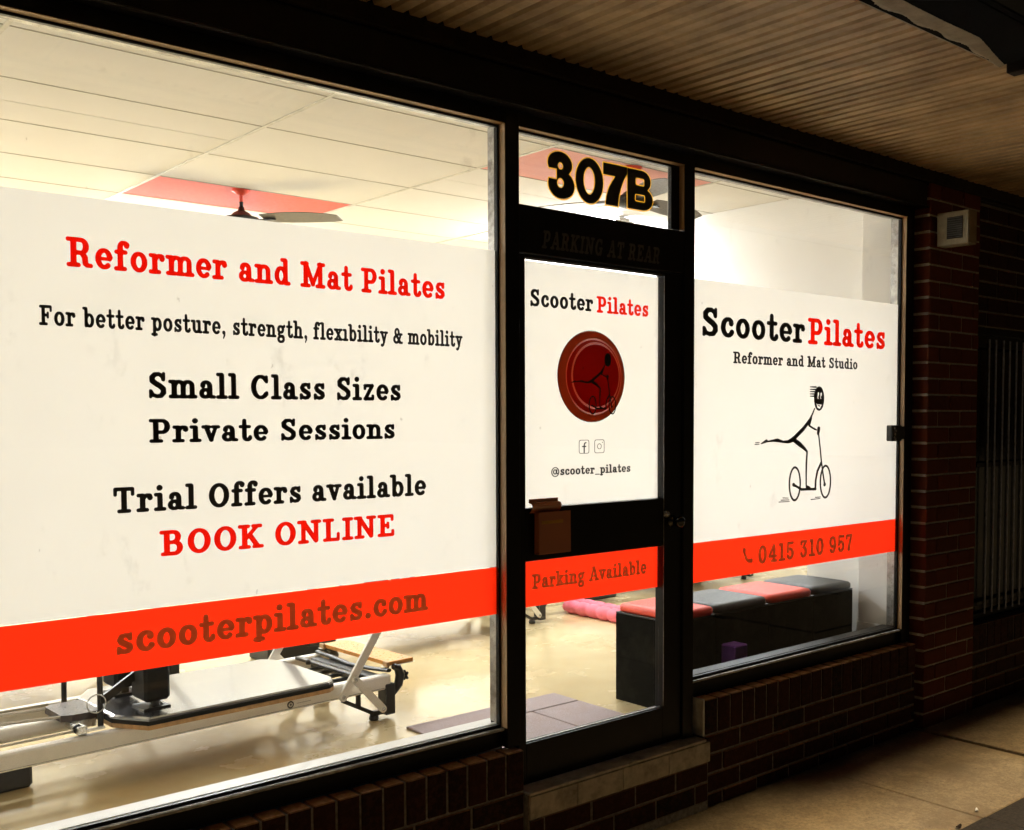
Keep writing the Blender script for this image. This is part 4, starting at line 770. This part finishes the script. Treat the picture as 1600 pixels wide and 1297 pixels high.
# ---------------------------------------------------------------- reformers (sliding carriage exercise machines)
def reformer(x, y, label):
    t = thing('pilates_reformer', (x, y, ZF), label, 'exercise machine', 'pilates reformers on the studio floor', rad(3))
    B = lambda n, mb, m_, p=None: mb.build(n, M[m_], p or t, True)
    for v in (0, .60):
        rl = B('side_rail', MB().box(-2.28, .185, v, v + .055, .140, .207, .007), 'reformer')
        B('rail_groove', MB().box(-2.27, .17, v + (-.0012 if v == 0 else .0552), v + (.0004 if v == 0 else .0562), .147, .150), 'alu', rl)
        if v == 0:
            o = B('rail_emblem', MB().lathe([(.016, 0), (.016, .0008)], (-.345, -.0022, .166), 'y', 22), 'black', rl); MB().lathe([(.0115, 0), (.0115, .0008)], (-.345, -.0032, .166), 'y', 20)
            B('rail_emblem', MB().lathe([(.0105, 0), (.0105, .0008)], (-.345, -.0034, .166), 'y', 20), 'reformer', rl); B('rail_emblem', MB().lathe([(.004, 0), (.004, .0008)], (-.345, -.0046, .166), 'y', 12), 'black', rl)
            B('rail_print', MB().box(-.315, -.245, -.0016, -.0004, .1655, .1668), 'faded', rl)
    B('cross_member', MB().box(.110, .165, .056, .599, .150, .200, .004), 'blackmetal'); B('cross_member', MB().box(-2.25, -2.19, .056, .599, .145, .200, .004), 'blackmetal')
    # carriage
    pad = [(-1.085, .06), (-1.00, -.085), (-.20, -.085), (-.165, -.06), (-.135, .0), (-.125, .42), (-.15, .50), (-.19, .545), (-1.0, .56), (-1.085, .44)]
    c = B('carriage_board', MB().prism(pad, .2085, .2255), 'wood')
    def inset(P, d): cx = sum(p[0] for p in P) / len(P); cy_ = sum(p[1] for p in P) / len(P); return [(cx + (p[0] - cx) * (1 - d / .48), cy_ + (p[1] - cy_) * (1 - d / .32)) for p in P]
    B('pad_edge', MB().prism(pad, .2262, .2428), 'softblack')
    pm = MB(); rings = [(pad, .243), (inset(pad, .004), .250), (inset(pad, .014), .2545)]; nP = len(pad); vs = [(u, v, h) for P, h in rings for u, v in P]; fs = [tuple(range((len(rings) - 1) * nP, len(rings) * nP))]
    for k in range(len(rings) - 1):
        for i in range(nP): fs.append((k * nP + i, k * nP + (i + 1) % nP, (k + 1) * nP + (i + 1) % nP, (k + 1) * nP + i))
    pd_ = pm.add(vs, fs).build('carriage_pad', M['vinylpad'], t, True)
    B('carriage_underframe', MB().box(-1.0, -.22, .075, .10, .165, .2075), 'blackmetal'); B('carriage_underframe', MB().box(-1.0, -.22, .555, .58, .165, .2075), 'blackmetal')
    for u in (-.92, -.3):
        for v in (.063, .568): B('carriage_wheel', MB().lathe([(.022, 0), (.022, .02)], (u, v, .172), 'y', 16), 'black')
    # shoulder rests
    for v in (.10, .40):
        r_ = B('shoulder_rest', MB().box(-.965, -.86, v - .07, v + .07, .285, .43, .012), 'softblack')
        B('rest_post', MB().box(-.93, -.90, v - .055, v - .035, .254, .312, .003).box(-.895, -.868, v + .03, v + .05, .254, .312, .003), 'blackmetal', r_)
        B('rest_strap', MB().box(-.958, -.8615, v - .0675, v + .0675, .385, .402, .003), 'black', r_)
        B('brace_rod', MB().tube([(-.93, v - .04, .262), (-.88, v + .03, .306)], .005, 8).tube([(-.88, v - .04, .262), (-.92, v + .03, .306)], .004, 8), 'steel', r_)
        B('rest_base', MB().box(-.97, -.86, v - .07, v + .05, .2525, .262, .002), 'blackmetal', r_)
    B('head_rest', MB().prism([(-1.235, .17), (-1.20, .15), (-1.09, .15), (-1.09, .37), (-1.20, .37), (-1.235, .35)], .236, .262), 'brownpad'); B('head_rest_board', MB().box(-1.20, -1.087, .17, .35, .222, .2355, .003), 'blackmetal')
    B('riser_post', MB().tube([(-1.11, .105, .20), (-1.11, .105, .56)], .011, 10), 'blackmetal'); B('riser_post', MB().tube([(-1.11, .50, .20), (-1.11, .50, .56)], .011, 10), 'blackmetal')
    B('post_brace', MB().bar((-1.10, .10, .315), (-.95, .14, .385), .032, .014, (0, 1, 0)), 'blackmetal')
    B('cord_ring', MB().tube([(-1.13 + .036 * math.cos(a), .09, .305 + .036 * math.sin(a)) for a in [2 * math.pi * k / 18 for k in range(19)]], .0026, 6), 'steel')
    B('rope_clamp', MB().box(-1.225, -1.19, .02, .09, .212, .244, .004).box(-1.19, -1.12, .03, .045, .218, .228, .002), 'steel')
    B('rope_pulley', MB().lathe([(.018, 0), (.012, .006), (.018, .012)], (-1.215, .045, .232), 'y', 16), 'black')
    for v, w0, w1 in ((.035, .225, .238), (.16, .252, .30), (.33, .250, .29), (.46, .236, .26)):
        B('rope', MB().tube([(-1.18, v + .02, w0), (-1.45, v + .01, w0 + (w1 - w0) * .55 - .006), (-1.8, v - .005, w0 + (w1 - w0) * .9 - .006), (-2.24, v - .01, w1)], .0055, 8), 'rope')
    B('spring_tube', MB().tube([(-1.15, .26, .205), (-2.2, .26, .205)], .030, 14), 'reformer'); B('spring_tube', MB().tube([(-1.15, .38, .190), (-2.2, .38, .190)], .018, 12), 'alu')
    B('rope_bracket', MB().box(-1.20, -1.10, .17, .42, .196, .234, .004), 'steel')
    for k in range(4): B('spring', MB().tube([(-.125, .14 + .09 * k, .19), (.11, .14 + .09 * k, .19)], .010, 10), 'blackmetal')
    B('spring_bar', MB().box(.02, .045, .06, .595, .206, .222, .003), 'blackmetal'); B('bar_knob', MB().lathe([(.012, 0), (.012, .018), (.006, .024)], (-.02, .40, .222), 'z', 12), 'black')
    # end frame, feet
    for v in (.02, .60):
        f_ = B('end_leg', MB().box(.150, .205, v - .025, v + .045, .018, .165, .005), 'blackmetal'); B('leg_cap', MB().lathe([(.020, 0), (.024, .008), (.020, .024)], (.105, v + .01, .0), 'z', 14), 'black', f_)
        B('leg_brace', MB().bar((-.06, v + .01, .120), (.105, v + .01, .030), .018, .014, (0, 1, 0)).bar((.10, v + .01, .032), (.19, v + .01, .032), .022, .02, (0, 1, 0)).bar((.02, v + .01, .135), (.02, v + .01, .085), .02, .014, (0, 1, 0)), 'blackmetal', f_)
        cv = [(.215, v + .01, .235), (.24, v + .01, .225), (.256, v + .01, .19), (.245, v + .01, .145), (.205, v + .01, .10)]
        B('platform_support', MB().tube(cv, [.014, .020, .024, .022, .016], 10), 'blackmetal')
    B('end_foot', MB().box(-1.78, -1.33, .20, .44, .0, .095, .012), 'black'); B('foot_stem', MB().box(-1.6, -1.5, .06, .598, .096, .139, .004), 'black')
    kx = MB().lathe([(.010, 0), (.010, .02)], (.265, .03, .182), 'x', 10)
    for q in range(5): a = 2 * math.pi * q / 5; kx.tube([(.285, .03, .182), (.285, .03 + .024 * math.cos(a), .182 + .024 * math.sin(a))], [.009, .006], 8)
    B('star_knob', kx, 'black')
    B('platform_rim', MB().tube([(.175, .64, .215), (.17, .5, .213), (.165, .33, .205), (.17, .15, .213), (.185, .02, .222)], .016, 8, sx=.6), 'blackmetal')
    pf = B('standing_platform', MB().prism([(.20, .05), (.345, .05), (.345, .63), (.20, .63)], .236, .254), 'orangewood')
    for v in (.045, .605): B('platform_end', MB().box(.175, .345, v, v + .03, .2335, .2358, .001), 'whitetile', pf)
    B('platform_clip', MB().box(.185, .2, .035, .075, .228, .258, .003).box(.185, .2, .60, .64, .228, .258, .003), 'wood', pf)
    # foot bar
    for v, s_ in ((-.022, -1), (.677, 1)):
        a_ = B('footbar_arm', MB().bar((-.093, v, .155), (.345, v, .80), .040, .012), 'reformer'); B('footbar_strut', MB().bar((-.035, v + s_ * .014, .225), (.112, v + s_ * .014, .064), .034, .010), 'reformer')
        for u, h in ((-.093, .155), (-.035, .225), (.112, .064)): B('bolt', MB().lathe([(.009, 0), (.009, .004), (.005, .006)], (u, v + s_ * (.022 if h != .155 else .008), h), 'y', 12), 'steel', a_)
    B('footbar', MB().tube([(.345, -.02, .80), (.345, .33, .805), (.345, .675, .80)], .020, 14), 'black')
    return t
rf = reformer(2.45, 1.17, 'nearest reformer machine, its padded carriage and orange platform clear through the left window')
for (x, y, lb) in ((1.95, 2.52, 'second reformer machine, mostly hidden behind the orange band and the nearest one'), (4.47, 2.46, 'rear reformer machine whose black foot shows through the lower door glass'), (7.1, 2.75, 'reformer machine in the side room behind the cushioned boxes')):
    c = copy_tree(rf); c.location = (x, y, ZF); c['label'] = lb
# ---------------------------------------------------------------- cushioned boxes by the right window
bxs = [(3.652, 3.963, .715, 'redpad', 'black box with red cushion nearest the door'), (3.967, 4.382, .70, 'greypad', 'black box with charcoal cushion between the two red ones'),
       (4.386, 4.772, .70, 'redpad', 'black box with red cushion, third from the door'), (4.776, 5.150, .70, 'greypad', 'black box with charcoal cushion beside the white column')]
for a, c, yb, m_, lb in bxs:
    t = thing('cushioned_box', ((a + c) / 2, .5, ZF), lb, 'storage box', 'cushioned boxes in a row by the right window')
    MB().box(a, c - .003, .325, .341, .115, .515, .003).build('front_panel', M['boxside'], t); MB().box(a, a + .016, .342, yb, ZF, .515, .003).build('side_panel', M['boxside'], t)
    MB().box(c - .019, c - .003, .342, yb, ZF, .515, .003).build('side_panel', M['boxside'], t); MB().box(a + .017, c - .020, yb - .016, yb, ZF, .515, .003).build('back_panel', M['boxside'], t)
    MB().box(a, c - .003, .325, yb, .516, .524, .002).build('lid', M['black'], t)
    o = 0.004; mb = MB(); hw, hd = (c - a) / 2 - .008, (yb - .318) / 2; cxx, cyy = (a + c) / 2, (yb + .318) / 2
    R_ = lambda ins, rr: [(cxx + (u - cxx), v) for u, v in rsq(cxx, cyy, hw - ins, hd - ins, rr, 5)]
    rings = [(R_(.006, .035), .525), (R_(0, .04), .534), (R_(0, .04), .552), (R_(.007, .036), .562), (R_(.03, .03), .568)]; nP = len(rings[0][0]); vs = [(u, v, h) for P, h in rings for u, v in P]; fs = [tuple(range((len(rings) - 1) * nP, len(rings) * nP)), tuple(reversed(range(nP)))]
    for k in range(len(rings) - 1):
        for i in range(nP): fs.append((k * nP + i, k * nP + (i + 1) % nP, (k + 1) * nP + (i + 1) % nP, (k + 1) * nP + i))
    mb.add(vs, fs); mb.sm = [False, False] + [True] * (len(fs) - 2); mb.build('cushion', M[m_], t)
pb = thing('foam_block', (4.04, .28, .245), 'purple foam yoga block on the window shelf in front of the black boxes', 'yoga block')
MB().box(3.99, 4.09, .225, .315, .245, .375, .006).build('block_body', M['purple'], pb); MB().box(3.991, 4.089, .2235, .2248, .30, .303).build('block_groove', M['boarddark'], pb)
sh = thing('low_shelf', (4.4, .24, ZF), 'black low shelf along the inside of the right window', 'shelf')
MB().box(3.55, 5.08, .125, .318, .226, .244, .003).build('shelf_board', M['black'], sh); MB().box(3.55, 3.57, .125, .318, ZF, .225).build('shelf_end', M['black'], sh); MB().box(5.06, 5.08, .125, .318, ZF, .225).build('shelf_end', M['black'], sh)
bl = thing('rolled_band', (3.75, .22, .244), 'rolled blue exercise band on the low shelf beside the door', 'exercise band')
MB().tube([(3.60, .20, .262), (3.70, .235, .266), (3.80, .20, .262), (3.92, .225, .262)], .018, 10, sx=.7).build('band_roll', M['blue'], bl); MB().tube([(3.62, .25, .258), (3.74, .26, .262), (3.88, .262, .258)], .014, 8).build('band_end', M['blue'], bl)
shoe = thing('trainer_shoe', (4.75, 1.25, .08), 'black and white trainer left behind the red cushioned box', 'shoe')
MB().prism([(4.60, 1.20), (4.64, 1.16), (4.85, 1.16), (4.89, 1.20), (4.89, 1.25), (4.85, 1.27), (4.64, 1.27), (4.60, 1.25)], ZF, .105).build('sole', M['white_paint'], shoe)
MB().tube([(4.62, 1.215, .125), (4.70, 1.215, .14), (4.78, 1.215, .165), (4.86, 1.215, .18)], [.022, .036, .044, .040], 12).build('upper', M['black'], shoe)
for k, (dx, dy, lb) in enumerate(((0, 0, 'pink foam roller nearest the door on the studio floor'), (.11, .06, 'pink foam roller farther from the door on the studio floor'), (.22, .10, 'pink foam roller farthest from the door'))):
    if k == 2: continue
    t = thing('foam_roller', (5.02 + dx, 2.36 + dy, ZF), lb, 'foam roller', 'pink foam rollers on the studio floor')
    pr_ = [(.036, 0)] + [(r_, h_) for q in range(5) for r_, h_ in ((.048, .03 + q * .11), (.048, .09 + q * .11), (.038, .105 + q * .11), (.038, .125 + q * .11))] + [(.036, .58)]
    o = MB().lathe(pr_, (0, -.29, .048), 'y', 20).build('roller_body', M['pink'], t, True); MB().lathe([(.020, 0), (.020, .59)], (0, -.295, .048), 'y', 14).build('roller_core', M['white_paint'], t, True)
